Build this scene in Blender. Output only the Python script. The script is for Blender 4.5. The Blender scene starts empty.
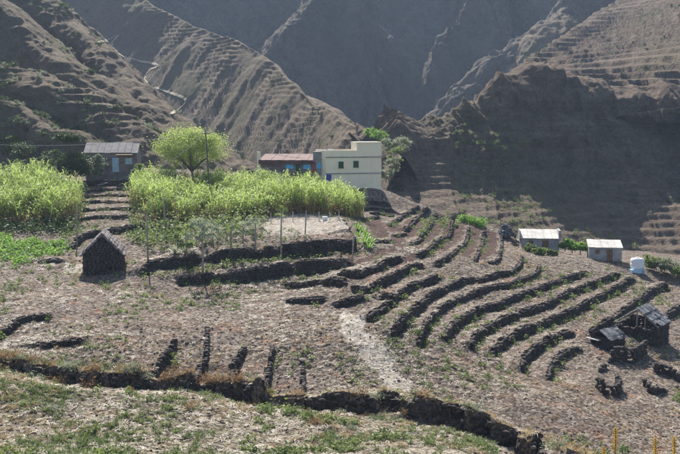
import bpy, math, random
import numpy as np
from mathutils import Vector, Matrix
from mathutils.bvhtree import BVHTree

random.seed(7)
RNG = np.random.default_rng(11)
R = math.radians
S = bpy.context.scene
COL = S.collection

# ---------------------------------------------------------------- camera, world, sun
FPX, CX, CY, HOR = 944.0, 340.0, 227.0, 125.0
PITCH = math.atan((CY - HOR) / FPX)
cam = bpy.data.objects.new('camera', bpy.data.cameras.new('camera'))
COL.objects.link(cam)
cam.data.lens = 50.0
cam.data.sensor_width = 36.0
cam.data.clip_start, cam.data.clip_end = 0.5, 4000
cam.location = (0, 0, 0)
cam.rotation_euler = (math.pi / 2 - PITCH, 0, 0)
S.camera = cam

SUN_EL, SUN_AZ = R(43), R(-13)          # azimuth measured from +Y, negative = to the left
SDIR = Vector((math.sin(SUN_AZ) * math.cos(SUN_EL), math.cos(SUN_AZ) * math.cos(SUN_EL), math.sin(SUN_EL)))
S.world = bpy.data.worlds.new('World')
S.world.use_nodes = True
wn = S.world.node_tree
bg = wn.nodes['Background']
sky = wn.nodes.new('ShaderNodeTexSky')
sky.sky_type = 'NISHITA'
sky.sun_disc = False
sky.sun_elevation = SUN_EL
sky.sun_rotation = SUN_AZ
sky.air_density = 1.0
sky.dust_density = 1.5
wn.links.new(sky.outputs[0], bg.inputs[0])
bg.inputs[1].default_value = 0.09
sl = bpy.data.lights.new('sun', 'SUN')
sl.energy = 5.0
sl.angle = R(0.5)
sl.color = (1.0, 0.94, 0.85)
so = bpy.data.objects.new('sun', sl)
COL.objects.link(so)
so.rotation_euler = (-SDIR).to_track_quat('-Z', 'Y').to_euler()
S.view_settings.view_transform = 'Standard'
S.view_settings.look = 'None'
S.view_settings.gamma = 1.0
S.view_settings.exposure = 1.05
S.render.engine = 'CYCLES'
S.cycles.max_bounces = 5
S.cycles.diffuse_bounces = 3
S.cycles.transparent_max_bounces = 4
S.cycles.volume_bounces = 1

# ---------------------------------------------------------------- helpers
CP, SP = math.cos(PITCH), math.sin(PITCH)


def ray(px, py):
    u, v = (px - CX) / FPX, (CY - py) / FPX
    return np.array([u, CP + v * SP, v * CP - SP])


def P(px, py, Y):
    d = ray(px, py)
    return d * (Y / d[1])


def _hash(ix, iy, iz, seed):
    n = (ix.astype(np.int64) * 374761393 + iy.astype(np.int64) * 668265263 + iz.astype(np.int64) * 2147483647 + seed * 974711) & 0xffffffff
    n = ((n ^ (n >> 13)) * 1274126177) & 0xffffffff
    n = (n ^ (n >> 16)) & 0xffff
    return n / 32767.5 - 1.0


def noise3(x, y, z, seed=0):
    x, y, z = np.broadcast_arrays(np.asarray(x, float), np.asarray(y, float), np.asarray(z, float))
    x0, y0, z0 = np.floor(x), np.floor(y), np.floor(z)
    fx, fy, fz = x - x0, y - y0, z - z0
    fx, fy, fz = [f * f * f * (f * (f * 6 - 15) + 10) for f in (fx, fy, fz)]
    x0, y0, z0 = x0.astype(np.int64), y0.astype(np.int64), z0.astype(np.int64)
    r = 0
    for a in (0, 1):
        wa = fx if a else 1 - fx
        for b in (0, 1):
            wb = fy if b else 1 - fy
            for c in (0, 1):
                wc = fz if c else 1 - fz
                r = r + wa * wb * wc * _hash(x0 + a, y0 + b, z0 + c, seed)
    return r


def fbm(x, y, z=0.0, octv=4, seed=0, gain=0.5):
    r, a, f = 0, 1.0, 1.0
    for o in range(octv):
        r = r + a * noise3(np.asarray(x) * f + 17.3 * o, np.asarray(y) * f - 9.1 * o, np.asarray(z) * f + 3.7 * o, seed + o)
        a *= gain
        f *= 2.03
    return r


def ridged(x, y, z=0.0, octv=4, seed=0):
    r, a, f = 0, 1.0, 1.0
    for o in range(octv):
        r = r + a * (1 - 2 * np.abs(noise3(np.asarray(x) * f + 7.7 * o, np.asarray(y) * f + 1.9 * o, np.asarray(z) * f, seed + o)))
        a *= 0.5
        f *= 2.1
    return r


def mesh_np(name, V, F, mats, parent=None, smooth=False, midx=None, link=True):
    """one mesh object from numpy arrays; F is a list of (n,k) index arrays"""
    me = bpy.data.meshes.new(name)
    V = np.asarray(V, np.float32)
    if isinstance(F, np.ndarray):
        F = [F]
    F = [np.asarray(f, np.int32) for f in F if len(f)]
    me.vertices.add(len(V))
    me.vertices.foreach_set('co', V.ravel())
    loops = np.concatenate([f.ravel() for f in F])
    tot = np.concatenate([np.full(len(f), f.shape[1], np.int32) for f in F])
    start = np.concatenate([[0], np.cumsum(tot)[:-1]]).astype(np.int32)
    me.loops.add(len(loops))
    me.loops.foreach_set('vertex_index', loops)
    me.polygons.add(len(tot))
    me.polygons.foreach_set('loop_start', start)
    if midx is not None:
        me.polygons.foreach_set('material_index', np.asarray(midx, np.int32))
    me.polygons.foreach_set('use_smooth', np.full(len(tot), smooth, bool))
    me.update(calc_edges=True)
    for m in (mats if isinstance(mats, (list, tuple)) else [mats]):
        me.materials.append(m)
    o = bpy.data.objects.new(name, me)
    if link:
        COL.objects.link(o)
    if parent is not None:
        o.parent = parent
    return o


def tag(o, label=None, cat=None, group=None, kind=None):
    if label: o['label'] = label
    if cat: o['category'] = cat
    if group: o['group'] = group
    if kind: o['kind'] = kind
    return o


def empty(name, loc, rotz=0.0, label=None, cat=None, group=None):
    o = bpy.data.objects.new(name, None)
    COL.objects.link(o)
    o.empty_display_size = 0.3
    o.location = loc
    o.rotation_euler = (0, 0, rotz)
    return tag(o, label, cat, group)


def copy_tree(o, parent=None):
    c = o.copy()
    COL.objects.link(c)
    c.parent = parent
    for ch in list(o.children):
        copy_tree(ch, c)
    return c


class MB:
    """collects simple shapes, then becomes one mesh"""
    def __init__(self):
        self.v, self.f, self.m = [], [], []

    def add(self, vs, fs, m=0):
        b = len(self.v)
        self.v += [tuple(v) for v in vs]
        self.f += [[i + b for i in f] for f in fs]
        self.m += [m] * len(fs)

    def box(self, x0, x1, y0, y1, z0, z1, m=0, j=0.0):
        vs = [(x, y, z) for x in (x0, x1) for y in (y0, y1) for z in (z0, z1)]
        if j:
            vs = [tuple(c + random.uniform(-j, j) for c in v) for v in vs]
        self.add(vs, [(0, 1, 3, 2), (4, 6, 7, 5), (0, 4, 5, 1), (2, 3, 7, 6), (0, 2, 6, 4), (1, 5, 7, 3)], m)

    def hexa(self, b4, t4, m=0):
        self.add(list(b4) + list(t4), [(3, 2, 1, 0), (4, 5, 6, 7), (0, 1, 5, 4), (1, 2, 6, 5), (2, 3, 7, 6), (3, 0, 4, 7)], m)

    def slab(self, quad, t, m=0):
        a, b, c, d = [Vector(q) for q in quad]
        n = (b - a).cross(d - a).normalized() * t
        self.hexa([a - n, b - n, c - n, d - n], [a, b, c, d], m)

    def tube(self, pts, rad, n=7, m=0, caps=True):
        pts = [Vector(p) for p in pts]
        rs = rad if isinstance(rad, (list, tuple)) else [rad] * len(pts)
        b = len(self.v)
        for i, p in enumerate(pts):
            t = (pts[min(i + 1, len(pts) - 1)] - pts[max(i - 1, 0)]).normalized()
            ref = Vector((1, 0, 0)) if abs(t.x) < 0.8 else Vector((0, 1, 0))
            s = t.cross(ref).normalized()
            q = t.cross(s)
            for k in range(n):
                a = 2 * math.pi * k / n
                self.v.append(tuple(p + (s * math.cos(a) + q * math.sin(a)) * rs[i]))
        for i in range(len(pts) - 1):
            for k in range(n):
                k2 = (k + 1) % n
                self.f.append([b + i * n + k, b + i * n + k2, b + (i + 1) * n + k2, b + (i + 1) * n + k])
                self.m.append(m)
        if caps:
            self.f.append([b + k for k in range(n)][::-1]); self.m.append(m)
            e = b + (len(pts) - 1) * n
            self.f.append([e + k for k in range(n)]); self.m.append(m)

    def build(self, name, mats, parent=None, smooth=False):
        me = bpy.data.meshes.new(name)
        me.from_pydata(self.v, [], self.f)
        for m in (mats if isinstance(mats, (list, tuple)) else [mats]):
            me.materials.append(m)
        me.polygons.foreach_set('material_index', self.m)
        me.polygons.foreach_set('use_smooth', [smooth] * len(self.f))
        me.update()
        o = bpy.data.objects.new(name, me)
        COL.objects.link(o)
        if parent is not None:
            o.parent = parent
        return o


# ---------------------------------------------------------------- materials
def nodes_of(m):
    m.use_nodes = True
    nt = m.node_tree
    nt.nodes.clear()
    out = nt.nodes.new('ShaderNodeOutputMaterial')
    return nt, out


def N(nt, t, **kw):
    n = nt.nodes.new(t)
    for k, v in kw.items():
        if k.startswith('i_'):
            n.inputs[k[2:]].default_value = v
        else:
            setattr(n, k, v)
    return n


def ramp(nt, src, stops):
    r = N(nt, 'ShaderNodeValToRGB')
    e = r.color_ramp.elements
    while len(e) < len(stops):
        e.new(0.5)
    for i, (p, c) in enumerate(stops):
        e[i].position = p
        e[i].color = (c[0], c[1], c[2], 1) if not isinstance(c, (int, float)) else (c, c, c, 1)
    nt.links.new(src, r.inputs[0])
    return r.outputs[0]


def tex(nt, coord, scale, detail=5, rough=0.6, dist=0.0):
    n = N(nt, 'ShaderNodeTexNoise')
    n.inputs['Scale'].default_value = scale
    n.inputs['Detail'].default_value = detail
    n.inputs['Roughness'].default_value = rough
    n.inputs['Distortion'].default_value = dist
    nt.links.new(coord, n.inputs['Vector'])
    return n.outputs[0]


def mixc(nt, fac, a, b, mode='MIX'):
    n = N(nt, 'ShaderNodeMix', data_type='RGBA', blend_type=mode)
    for s, i in ((fac, 0), (a, 6), (b, 7)):
        if hasattr(s, 'is_output'):
            nt.links.new(s, n.inputs[i])
        else:
            n.inputs[i].default_value = s if i == 0 else (s[0], s[1], s[2], 1)
    return n.outputs[2]


def mathn(nt, op, a, b=0.0):
    n = N(nt, 'ShaderNodeMath', operation=op)
    for s, i in ((a, 0), (b, 1)):
        if hasattr(s, 'is_output'):
            nt.links.new(s, n.inputs[i])
        else:
            n.inputs[i].default_value = s
    return n.outputs[0]


def finish(nt, out, col, rough=0.9, bump=None, dist=0.05, strength=1.0, spec=0.2):
    b = N(nt, 'ShaderNodeBsdfPrincipled')
    b.inputs['Roughness'].default_value = rough
    b.inputs['Specular IOR Level'].default_value = spec
    if hasattr(col, 'is_output'):
        nt.links.new(col, b.inputs['Base Color'])
    else:
        b.inputs['Base Color'].default_value = (*col, 1)
    if bump is not None:
        bn = N(nt, 'ShaderNodeBump')
        bn.inputs['Distance'].default_value = dist
        bn.inputs['Strength'].default_value = strength
        nt.links.new(bump, bn.inputs['Height'])
        nt.links.new(bn.outputs[0], b.inputs['Normal'])
    nt.links.new(b.outputs[0], out.inputs[0])
    return b


def mat_simple(name, c1, c2, scale=3.0, rough=0.85, bump=0.02, detail=6, spec=0.2, objcoord=True, lo=0.35, hi=0.65, var=0.0):
    m = bpy.data.materials.new(name)
    nt, out = nodes_of(m)
    tc = N(nt, 'ShaderNodeTexCoord')
    co = tc.outputs['Object']
    n = tex(nt, co, scale, detail, 0.65)
    c = ramp(nt, n, [(lo, c1), (hi, c2)])
    if var:
        oi = N(nt, 'ShaderNodeObjectInfo')
        hs = N(nt, 'ShaderNodeHueSaturation')
        v = mathn(nt, 'MULTIPLY_ADD', oi.outputs['Random'], var)
        v.node.inputs[2].default_value = 1 - var / 2
        nt.links.new(v, hs.inputs['Value'])
        nt.links.new(c, hs.inputs['Color'])
        c = hs.outputs[0]
    finish(nt, out, c, rough, n if bump else None, bump, 1.0, spec)
    return m


def mat_leaf(name, c1, c2, trans=0.5, scale=0.6, var=0.3):
    m = bpy.data.materials.new(name)
    nt, out = nodes_of(m)
    g = N(nt, 'ShaderNodeNewGeometry')
    n = tex(nt, g.outputs['Position'], scale, 3, 0.6)
    w = N(nt, 'ShaderNodeTexWhiteNoise')
    sn = N(nt, 'ShaderNodeVectorMath', operation='SNAP')
    sn.inputs[1].default_value = (0.17, 0.17, 0.17)
    nt.links.new(g.outputs['Position'], sn.inputs[0])
    nt.links.new(sn.outputs[0], w.inputs['Vector'])
    f = mathn(nt, 'ADD', mathn(nt, 'MULTIPLY', n, 0.7), mathn(nt, 'MULTIPLY', w.outputs['Value'], 0.3))
    c = ramp(nt, f, [(0.3, c1), (0.7, c2)])
    d = N(nt, 'ShaderNodeBsdfPrincipled')
    d.inputs['Roughness'].default_value = 0.55
    d.inputs['Specular IOR Level'].default_value = 0.25
    nt.links.new(c, d.inputs['Base Color'])
    t = N(nt, 'ShaderNodeBsdfTranslucent')
    nt.links.new(c, t.inputs['Color'])
    mx = N(nt, 'ShaderNodeMixShader')
    mx.inputs[0].default_value = trans
    nt.links.new(d.outputs[0], mx.inputs[1])
    nt.links.new(t.outputs[0], mx.inputs[2])
    nt.links.new(mx.outputs[0], out.inputs[0])
    return m


def mat_ground():
    m = bpy.data.materials.new('terrace_soil')
    nt, out = nodes_of(m)
    g = N(nt, 'ShaderNodeNewGeometry')
    pos = g.outputs['Position']
    at = N(nt, 'ShaderNodeAttribute', attribute_name='zone')
    sep = N(nt, 'ShaderNodeSeparateColor')
    nt.links.new(at.outputs['Color'], sep.inputs[0])
    fine = tex(nt, pos, 7.0, 4, 0.75)
    mid = tex(nt, pos, 1.6, 5, 0.7)
    big = tex(nt, pos, 0.22, 4, 0.6)
    v = N(nt, 'ShaderNodeTexVoronoi')
    v.inputs['Scale'].default_value = 5.5
    nt.links.new(pos, v.inputs['Vector'])
    vs = N(nt, 'ShaderNodeSeparateColor')
    nt.links.new(v.outputs['Color'], vs.inputs[0])
    spk = mathn(nt, 'ADD', mathn(nt, 'MULTIPLY', fine, 0.55), mathn(nt, 'MULTIPLY', vs.outputs[0], 0.45))
    straw = ramp(nt, spk, [(0.26, (0.036, 0.027, 0.021)), (0.44, (0.100, 0.078, 0.061)), (0.62, (0.190, 0.154, 0.124)), (0.85, (0.42, 0.375, 0.315))])
    pink = ramp(nt, spk, [(0.26, (0.032, 0.024, 0.021)), (0.5, (0.096, 0.072, 0.062)), (0.8, (0.21, 0.168, 0.146))])
    c = mixc(nt, ramp(nt, big, [(0.38, 0.0), (0.62, 0.75)]), straw, pink)
    rust = ramp(nt, spk, [(0.3, (0.07, 0.035, 0.022)), (0.55, (0.20, 0.115, 0.075)), (0.85, (0.38, 0.25, 0.17))])
    c = mixc(nt, ramp(nt, tex(nt, pos, 0.42, 5, 0.7, 0.5), [(0.54, 0.0), (0.66, 0.8)]), c, rust)
    olive = ramp(nt, spk, [(0.3, (0.05, 0.055, 0.02)), (0.8, (0.22, 0.22, 0.10))])
    c = mixc(nt, ramp(nt, mid, [(0.56, 0.0), (0.70, 0.55)]), c, olive)
    plot = ramp(nt, spk, [(0.3, (0.024, 0.013, 0.010)), (0.55, (0.062, 0.035, 0.028)), (0.85, (0.135, 0.085, 0.070))])
    c = mixc(nt, sep.outputs[0], c, plot)
    pale = ramp(nt, spk, [(0.25, (0.18, 0.155, 0.125)), (0.6, (0.42, 0.385, 0.33)), (0.85, (0.54, 0.51, 0.45))])
    c = mixc(nt, mathn(nt, 'MULTIPLY', sep.outputs[1], ramp(nt, mid, [(0.3, 0.35), (0.55, 1.0)])), c, pale)
    grass = ramp(nt, spk, [(0.3, (0.05, 0.055, 0.018)), (0.55, (0.16, 0.16, 0.06)), (0.85, (0.33, 0.30, 0.16))])
    c = mixc(nt, mathn(nt, 'MULTIPLY', sep.outputs[2], ramp(nt, mid, [(0.38, 0.15), (0.58, 1.0)])), c, grass)
    h = mathn(nt, 'ADD', mathn(nt, 'MULTIPLY', mid, 0.6), mathn(nt, 'ADD', mathn(nt, 'MULTIPLY', fine, 0.6), mathn(nt, 'MULTIPLY', v.outputs['Distance'], -0.5)))
    finish(nt, out, c, 0.95, h, 0.07, 1.0, 0.1)
    return m


def mat_hill(name, soil, rock, veg, vegamt=0.5, s=1.0, bump=1.2, layer=0.0):
    m = bpy.data.materials.new(name)
    nt, out = nodes_of(m)
    g = N(nt, 'ShaderNodeNewGeometry')
    pos = g.outputs['Position']
    a = tex(nt, pos, 0.035 * s, 7, 0.62, 0.4)
    b = tex(nt, pos, 0.35 * s, 6, 0.7)
    f = tex(nt, pos, 1.6 * s, 4, 0.75)
    c = mixc(nt, ramp(nt, b, [(0.35, 0.0), (0.65, 1.0)]), soil, rock)
    if layer:
        mp = N(nt, 'ShaderNodeMapping')
        mp.inputs['Scale'].default_value = (0.04, 0.04, 1.0)
        nt.links.new(pos, mp.inputs[0])
        st = tex(nt, mp.outputs[0], 0.9, 5, 0.7)
        c = mixc(nt, ramp(nt, st, [(0.42, 0.0), (0.6, layer)]), c, (rock[0] * 0.45, rock[1] * 0.4, rock[2] * 0.38))
    vf = mathn(nt, 'ADD', mathn(nt, 'MULTIPLY', a, 0.6), mathn(nt, 'MULTIPLY', f, 0.4))
    c = mixc(nt, ramp(nt, vf, [(0.50, 0.0), (0.60, vegamt)]), c, veg)
    c = mixc(nt, 1.0, c, ramp(nt, mathn(nt, 'ADD', mathn(nt, 'MULTIPLY', f, 0.6), mathn(nt, 'MULTIPLY', b, 0.4)), [(0.30, 0.35), (0.70, 1.7)]), 'MULTIPLY')
    h = mathn(nt, 'ADD', mathn(nt, 'MULTIPLY', b, 1.0), mathn(nt, 'MULTIPLY', f, 0.35))
    finish(nt, out, c, 0.95, h, bump, 1.0, 0.1)
    return m


M = {}
M['ground'] = mat_ground()
M['stone'] = mat_simple('dry_stone', (0.024, 0.020, 0.019), (0.095, 0.078, 0.070), 2.2, 0.9, 0.05)
M['lip'] = mat_simple('earthy_coping', (0.09, 0.07, 0.06), (0.28, 0.23, 0.19), 2.5, 0.95, 0.03)
M['pebble'] = mat_simple('field_stone', (0.09, 0.07, 0.06), (0.34, 0.30, 0.26), 3.0, 0.9, 0.03, var=0.8)
M['clod'] = mat_simple('soil_clod', (0.05, 0.035, 0.028), (0.20, 0.145, 0.115), 3.0, 0.95, 0.03, var=0.7)
M['straw'] = mat_leaf('dry_straw', (0.25, 0.21, 0.16), (0.54, 0.48, 0.385), 0.35, 1.2)
M['drygrass'] = mat_leaf('dry_grass', (0.28, 0.21, 0.10), (0.52, 0.42, 0.24), 0.4, 0.9)
M['weed'] = mat_leaf('weed_green', (0.08, 0.13, 0.03), (0.24, 0.29, 0.10), 0.45)
M['lush'] = mat_leaf('lush_green', (0.10, 0.22, 0.03), (0.26, 0.42, 0.08), 0.5)
M['cane'] = mat_leaf('cane_leaf', (0.20, 0.31, 0.05), (0.50, 0.60, 0.16), 0.55, 0.8)
M['canedry'] = mat_leaf('cane_dry_leaf', (0.16, 0.085, 0.04), (0.40, 0.27, 0.14), 0.35)
M['paletree'] = mat_leaf('acacia_leaf', (0.22, 0.32, 0.07), (0.52, 0.57, 0.20), 0.5, 0.5)
M['darkleaf'] = mat_leaf('dark_leaf', (0.030, 0.055, 0.018), (0.09, 0.13, 0.04), 0.35)
M['greyleaf'] = mat_leaf('grey_leaf', (0.14, 0.17, 0.10), (0.34, 0.37, 0.25), 0.4)
M['bark'] = mat_simple('bark', (0.07, 0.055, 0.045), (0.20, 0.17, 0.14), 4.0, 0.9, 0.03)
M['palebark'] = mat_simple('pale_bark', (0.20, 0.18, 0.15), (0.42, 0.38, 0.33), 5.0, 0.9, 0.02)
def mat_plaster():
    m = bpy.data.materials.new('cream_plaster')
    nt, out = nodes_of(m)
    tc = N(nt, 'ShaderNodeTexCoord')
    mp = N(nt, 'ShaderNodeMapping')
    mp.inputs['Scale'].default_value = (2.2, 2.2, 0.25)
    nt.links.new(tc.outputs['Object'], mp.inputs[0])
    st = tex(nt, mp.outputs[0], 1.3, 6, 0.7)
    n = tex(nt, tc.outputs['Object'], 0.8, 6, 0.65)
    c = ramp(nt, n, [(0.35, (0.84, 0.71, 0.52)), (0.65, (0.90, 0.80, 0.62))])
    c = mixc(nt, ramp(nt, st, [(0.52, 0.0), (0.78, 0.35)]), c, (0.55, 0.48, 0.38))
    finish(nt, out, c, 0.9, n, 0.01)
    return m


M['cream'] = mat_plaster()
M['grey'] = mat_simple('grey_cement', (0.20, 0.20, 0.21), (0.36, 0.35, 0.35), 1.3, 0.9, 0.02)
M['purplewall'] = mat_simple('weathered_wall', (0.12, 0.095, 0.095), (0.27, 0.235, 0.235), 0.9, 0.9, 0.02)
M['redroof'] = mat_simple('red_roof_sheet', (0.085, 0.042, 0.04), (0.15, 0.085, 0.08), 0.9, 0.8, 0.02)
M['slate'] = mat_simple('grey_roof', (0.075, 0.075, 0.085), (0.17, 0.168, 0.172), 1.2, 0.8, 0.03)
M['whiteroof'] = mat_simple('pale_roof', (0.34, 0.32, 0.29), (0.54, 0.52, 0.48), 1.0, 0.7, 0.01)
M['white'] = mat_simple('white_plastic', (0.72, 0.73, 0.74), (0.82, 0.82, 0.82), 1.0, 0.5, 0.0)
M['paleblue'] = mat_simple('pale_blue_paint', (0.36, 0.52, 0.66), (0.50, 0.66, 0.78), 2.0, 0.7, 0.01)
M['blue'] = mat_simple('bright_blue_paint', (0.10, 0.42, 0.78), (0.18, 0.55, 0.88), 2.0, 0.6, 0.01)
M['navy'] = mat_simple('deep_blue_paint', (0.02, 0.05, 0.30), (0.03, 0.08, 0.40), 2.0, 0.6, 0.01)
M['green'] = mat_simple('dark_green_paint', (0.01, 0.06, 0.03), (0.02, 0.10, 0.05), 2.0, 0.6, 0.01)
M['red'] = mat_simple('red_paint', (0.30, 0.06, 0.05), (0.42, 0.10, 0.08), 2.0, 0.7, 0.01)
M['brown'] = mat_simple('brown_wood', (0.10, 0.055, 0.035), (0.22, 0.13, 0.08), 4.0, 0.8, 0.02)
M['greywood'] = mat_simple('grey_wood', (0.18, 0.16, 0.14), (0.42, 0.39, 0.35), 5.0, 0.85, 0.02)
M['flag'] = mat_simple('stone_slab', (0.06, 0.06, 0.066), (0.22, 0.22, 0.23), 2.0, 0.8, 0.03, var=1.2)
M['thatch'] = mat_simple('stone_roof', (0.13, 0.11, 0.11), (0.36, 0.31, 0.30), 3.0, 0.95, 0.06)
M['yellow'] = mat_leaf('yellow_petal', (0.62, 0.42, 0.03), (0.80, 0.60, 0.08), 0.4, 3.0)
M['wire'] = mat_simple('wire', (0.20, 0.20, 0.20), (0.3, 0.3, 0.3), 1.0, 0.6, 0.0)
M['path'] = mat_simple('pale_track', (0.24, 0.20, 0.15), (0.40, 0.34, 0.26), 1.0, 0.95, 0.05)
M['hill_left'] = mat_hill('left_hillside', (0.19, 0.15, 0.108), (0.080, 0.063, 0.05), (0.07, 0.07, 0.03), 0.6, 1.3, 0.9)
M['hill_spur'] = mat_hill('terraced_spur', (0.18, 0.14, 0.10), (0.095, 0.075, 0.06), (0.07, 0.075, 0.03), 0.6, 1.4, 0.5)
M['hill_right'] = mat_hill('right_hillside', (0.25, 0.20, 0.15), (0.085, 0.058, 0.046), (0.10, 0.10, 0.045), 0.5, 0.8, 3.0, 0.25)
M['hill_back'] = mat_hill('back_mountain', (0.22, 0.185, 0.155), (0.085, 0.07, 0.06), (0.06, 0.06, 0.035), 0.7, 0.32, 7.0)

# ---------------------------------------------------------------- base relief of the terraces
CTRL = [(-150, 454, 45), (0, 454, 45), (170, 454, 45.5), (340, 454, 47), (450, 454, 49), (530, 454, 53), (600, 454, 56), (680, 454, 58), (800, 454, 60),
        (-150, 360, 57), (0, 368, 57), (100, 380, 57), (200, 391, 56.5), (300, 408, 55), (400, 427, 53.5), (500, 446, 52.5),
        (-100, 356, 61), (0, 362, 61), (100, 376, 61), (200, 388, 60.5), (300, 401, 59.5), (350, 404, 59), (420, 410, 58), (480, 424, 57.5), (540, 445, 56),
        (-150, 300, 74), (0, 300, 74), (100, 310, 73), (200, 320, 72), (300, 330, 70.5), (380, 345, 68), (500, 372, 68), (560, 410, 62),
        (620, 400, 67), (680, 400, 70), (800, 400, 74),
        (-150, 262, 90), (0, 275, 85), (103, 275, 86), (200, 283, 84), 
        (620, 362, 77), (660, 362, 79), (700, 350, 86),
        
        (720, 290, 106),
        (-150, 235, 102), (0, 240, 100), (60, 243, 99), (150, 243, 96), (330, 222, 104), (366, 218, 117), (350, 202, 127.5), (386, 206, 127), 
        
        (30, 225, 108), (100, 215, 110), (200, 216, 110), (300, 208, 115), (100, 190, 125), (112, 177, 133), (30, 188, 128), (-150, 190, 128), (190, 188, 128),
        (300, 193, 128), (350, 188, 131.5), (384, 191.5, 131), (520, 248, 116.5), (545, 250.5, 116), (560, 252, 115), (589, 259, 112.5), (622, 263, 112), (637, 270, 109.5), (660, 271, 111), (540, 249, 119.5),
        (610, 262, 115.5), (690, 274, 110),
        (-150, 165, 145), (30, 160, 150), (112, 160, 150), (200, 170, 150), (300, 180, 150), (360, 190, 148)]
CTRL += [(130, 350, 63), (180, 350, 64.5), (218, 350, 65.8), (250, 352, 66.5), (282, 355, 66.5), (325, 358, 66)]
# top edges of the terrace walls: photo point and level, so that every wall runs nearly level
LEV = [(399, 215, -11.4), (411, 219, -11.8), (422, 230, -12.3), (440, 235, -12.8), (458, 245, -13.2), (478, 246, -13.6), (497, 250, -13.9),
       (425, 208, -11.6), (433, 213, -12.0), (452, 217, -12.6), (466, 226, -13.1), (482, 230, -13.5), (498, 232, -13.8), (510, 236, -14.2),
       (518, 258, -14.2), (493, 271, -14.2), (470, 276, -14.2), (435, 286, -14.3), (400, 313, -14.5), (390, 326, -14.8),
       (537, 264, -14.9), (500, 281, -14.9), (460, 293, -15.0), (428, 312, -15.2), (415, 336, -15.6),
       (583, 268, -15.5), (540, 283, -15.6), (500, 297, -15.6), (460, 313, -15.7), (443, 331, -15.9),
       (615, 271, -16.2), (580, 283, -16.3), (540, 300, -16.3), (500, 313, -16.4), (468, 340, -16.6),
       (629, 274, -16.8), (600, 290, -17.0), (560, 310, -17.0), (520, 323, -17.0), (487, 346, -17.1),
       (569, 327, -17.7), (532, 343, -17.7), (518, 362, -17.8), (576, 344, -18.3), (546, 365, -18.4),
       (600, 319, -17.9), (636, 296, -17.9), (662, 281, -17.7), (657, 315, -18.7), (680, 302, -18.6), (636, 338, -18.8),
       (436, 272, -13.6), (420, 277, -13.6), (397, 288, -13.7), (366, 283, -13.0), (396, 269, -13.0), (421, 260, -12.9), (355, 270, -12.3), (398, 254, -12.3),
       (380, 239, -11.8), (392, 224, -11.6), (408, 236, -12.1), (376, 305, -14.2), (343, 297, -13.8), (345, 308, -14.5), (440, 350, -16.4), (470, 366, -17.2),
       (330, 262, -12.4), (300, 236, -10.6), (345, 237, -10.7), (230, 245, -11.3), (180, 252, -11.8), (150, 258, -12.4), (300, 259, -12.4), (240, 267, -12.7), (200, 272, -13.1), (300, 286, -14.1), (240, 286, -13.9), (275, 226, -10.4)]
CTRL += [(px, py, (z - 0.35) / (ray(px, py)[2] / ray(px, py)[1])) for px, py, z in LEV]
WP = [tuple(P(*c)) for c in CTRL]
WP += [(10, 145, -24), (20, 140, -26), (32, 135, -28), (48, 135, -29), (5, 168, -25), (30, 168, -31), (60, 168, -33), (-40, 168, -14), (15, 130, -24.0), (28, 126, -27.5), (34, 125, -28.5), (43, 123, -29.3), (54, 121, -29.8), (21, 128, -26.5)]
for xx in (-24, -8, 8, 24):
    WP += [(xx, 21, -9.6), (xx, 8, -4.2), (xx, 33, -14.0)]
WP = np.array(WP)
WP[len(CTRL):, 2] += (HOR - 70) * WP[len(CTRL):, 1] / FPX


def tps_phi(r2):
    return 0.5 * r2 * np.log(np.maximum(r2, 1e-9))


_n = len(WP)
_sc = 30.0
_xy = WP[:, :2] / _sc
_K = tps_phi(((_xy[:, None] - _xy[None]) ** 2).sum(-1)) + np.eye(_n) * 0.004
_Pm = np.c_[np.ones(_n), _xy]
_A = np.block([[_K, _Pm], [_Pm.T, np.zeros((3, 3))]])
_w = np.linalg.solve(_A, np.r_[WP[:, 2], 0, 0, 0])


def base(x, y):
    x, y = np.asarray(x, float), np.asarray(y, float)
    sh = x.shape
    X, Y = x.ravel() / _sc, y.ravel() / _sc
    r = _w[_n] + _w[_n + 1] * X + _w[_n + 2] * Y
    for i in range(_n):
        r = r + _w[i] * tps_phi((X - _xy[i, 0]) ** 2 + (Y - _xy[i, 1]) ** 2)
    return r.reshape(sh)


def march(px, py, fn, y0=36.0, y1=170.0, off=0.0):
    d = ray(px, py)
    d = d / d[1]
    ys = np.arange(y0, y1, 0.4)
    dz = d[2] * ys - fn(d[0] * ys, ys) - off
    k = np.nonzero(dz <= 0)[0]
    i = k[0] if len(k) else len(ys) - 1
    a, b = ys[max(i - 1, 0)], ys[i]
    for _ in range(14):
        mm = 0.5 * (a + b)
        if d[2] * mm - float(fn(np.array([d[0] * mm]), np.array([mm]))[0]) - off <= 0:
            b = mm
        else:
            a = mm
    return d * b


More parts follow.
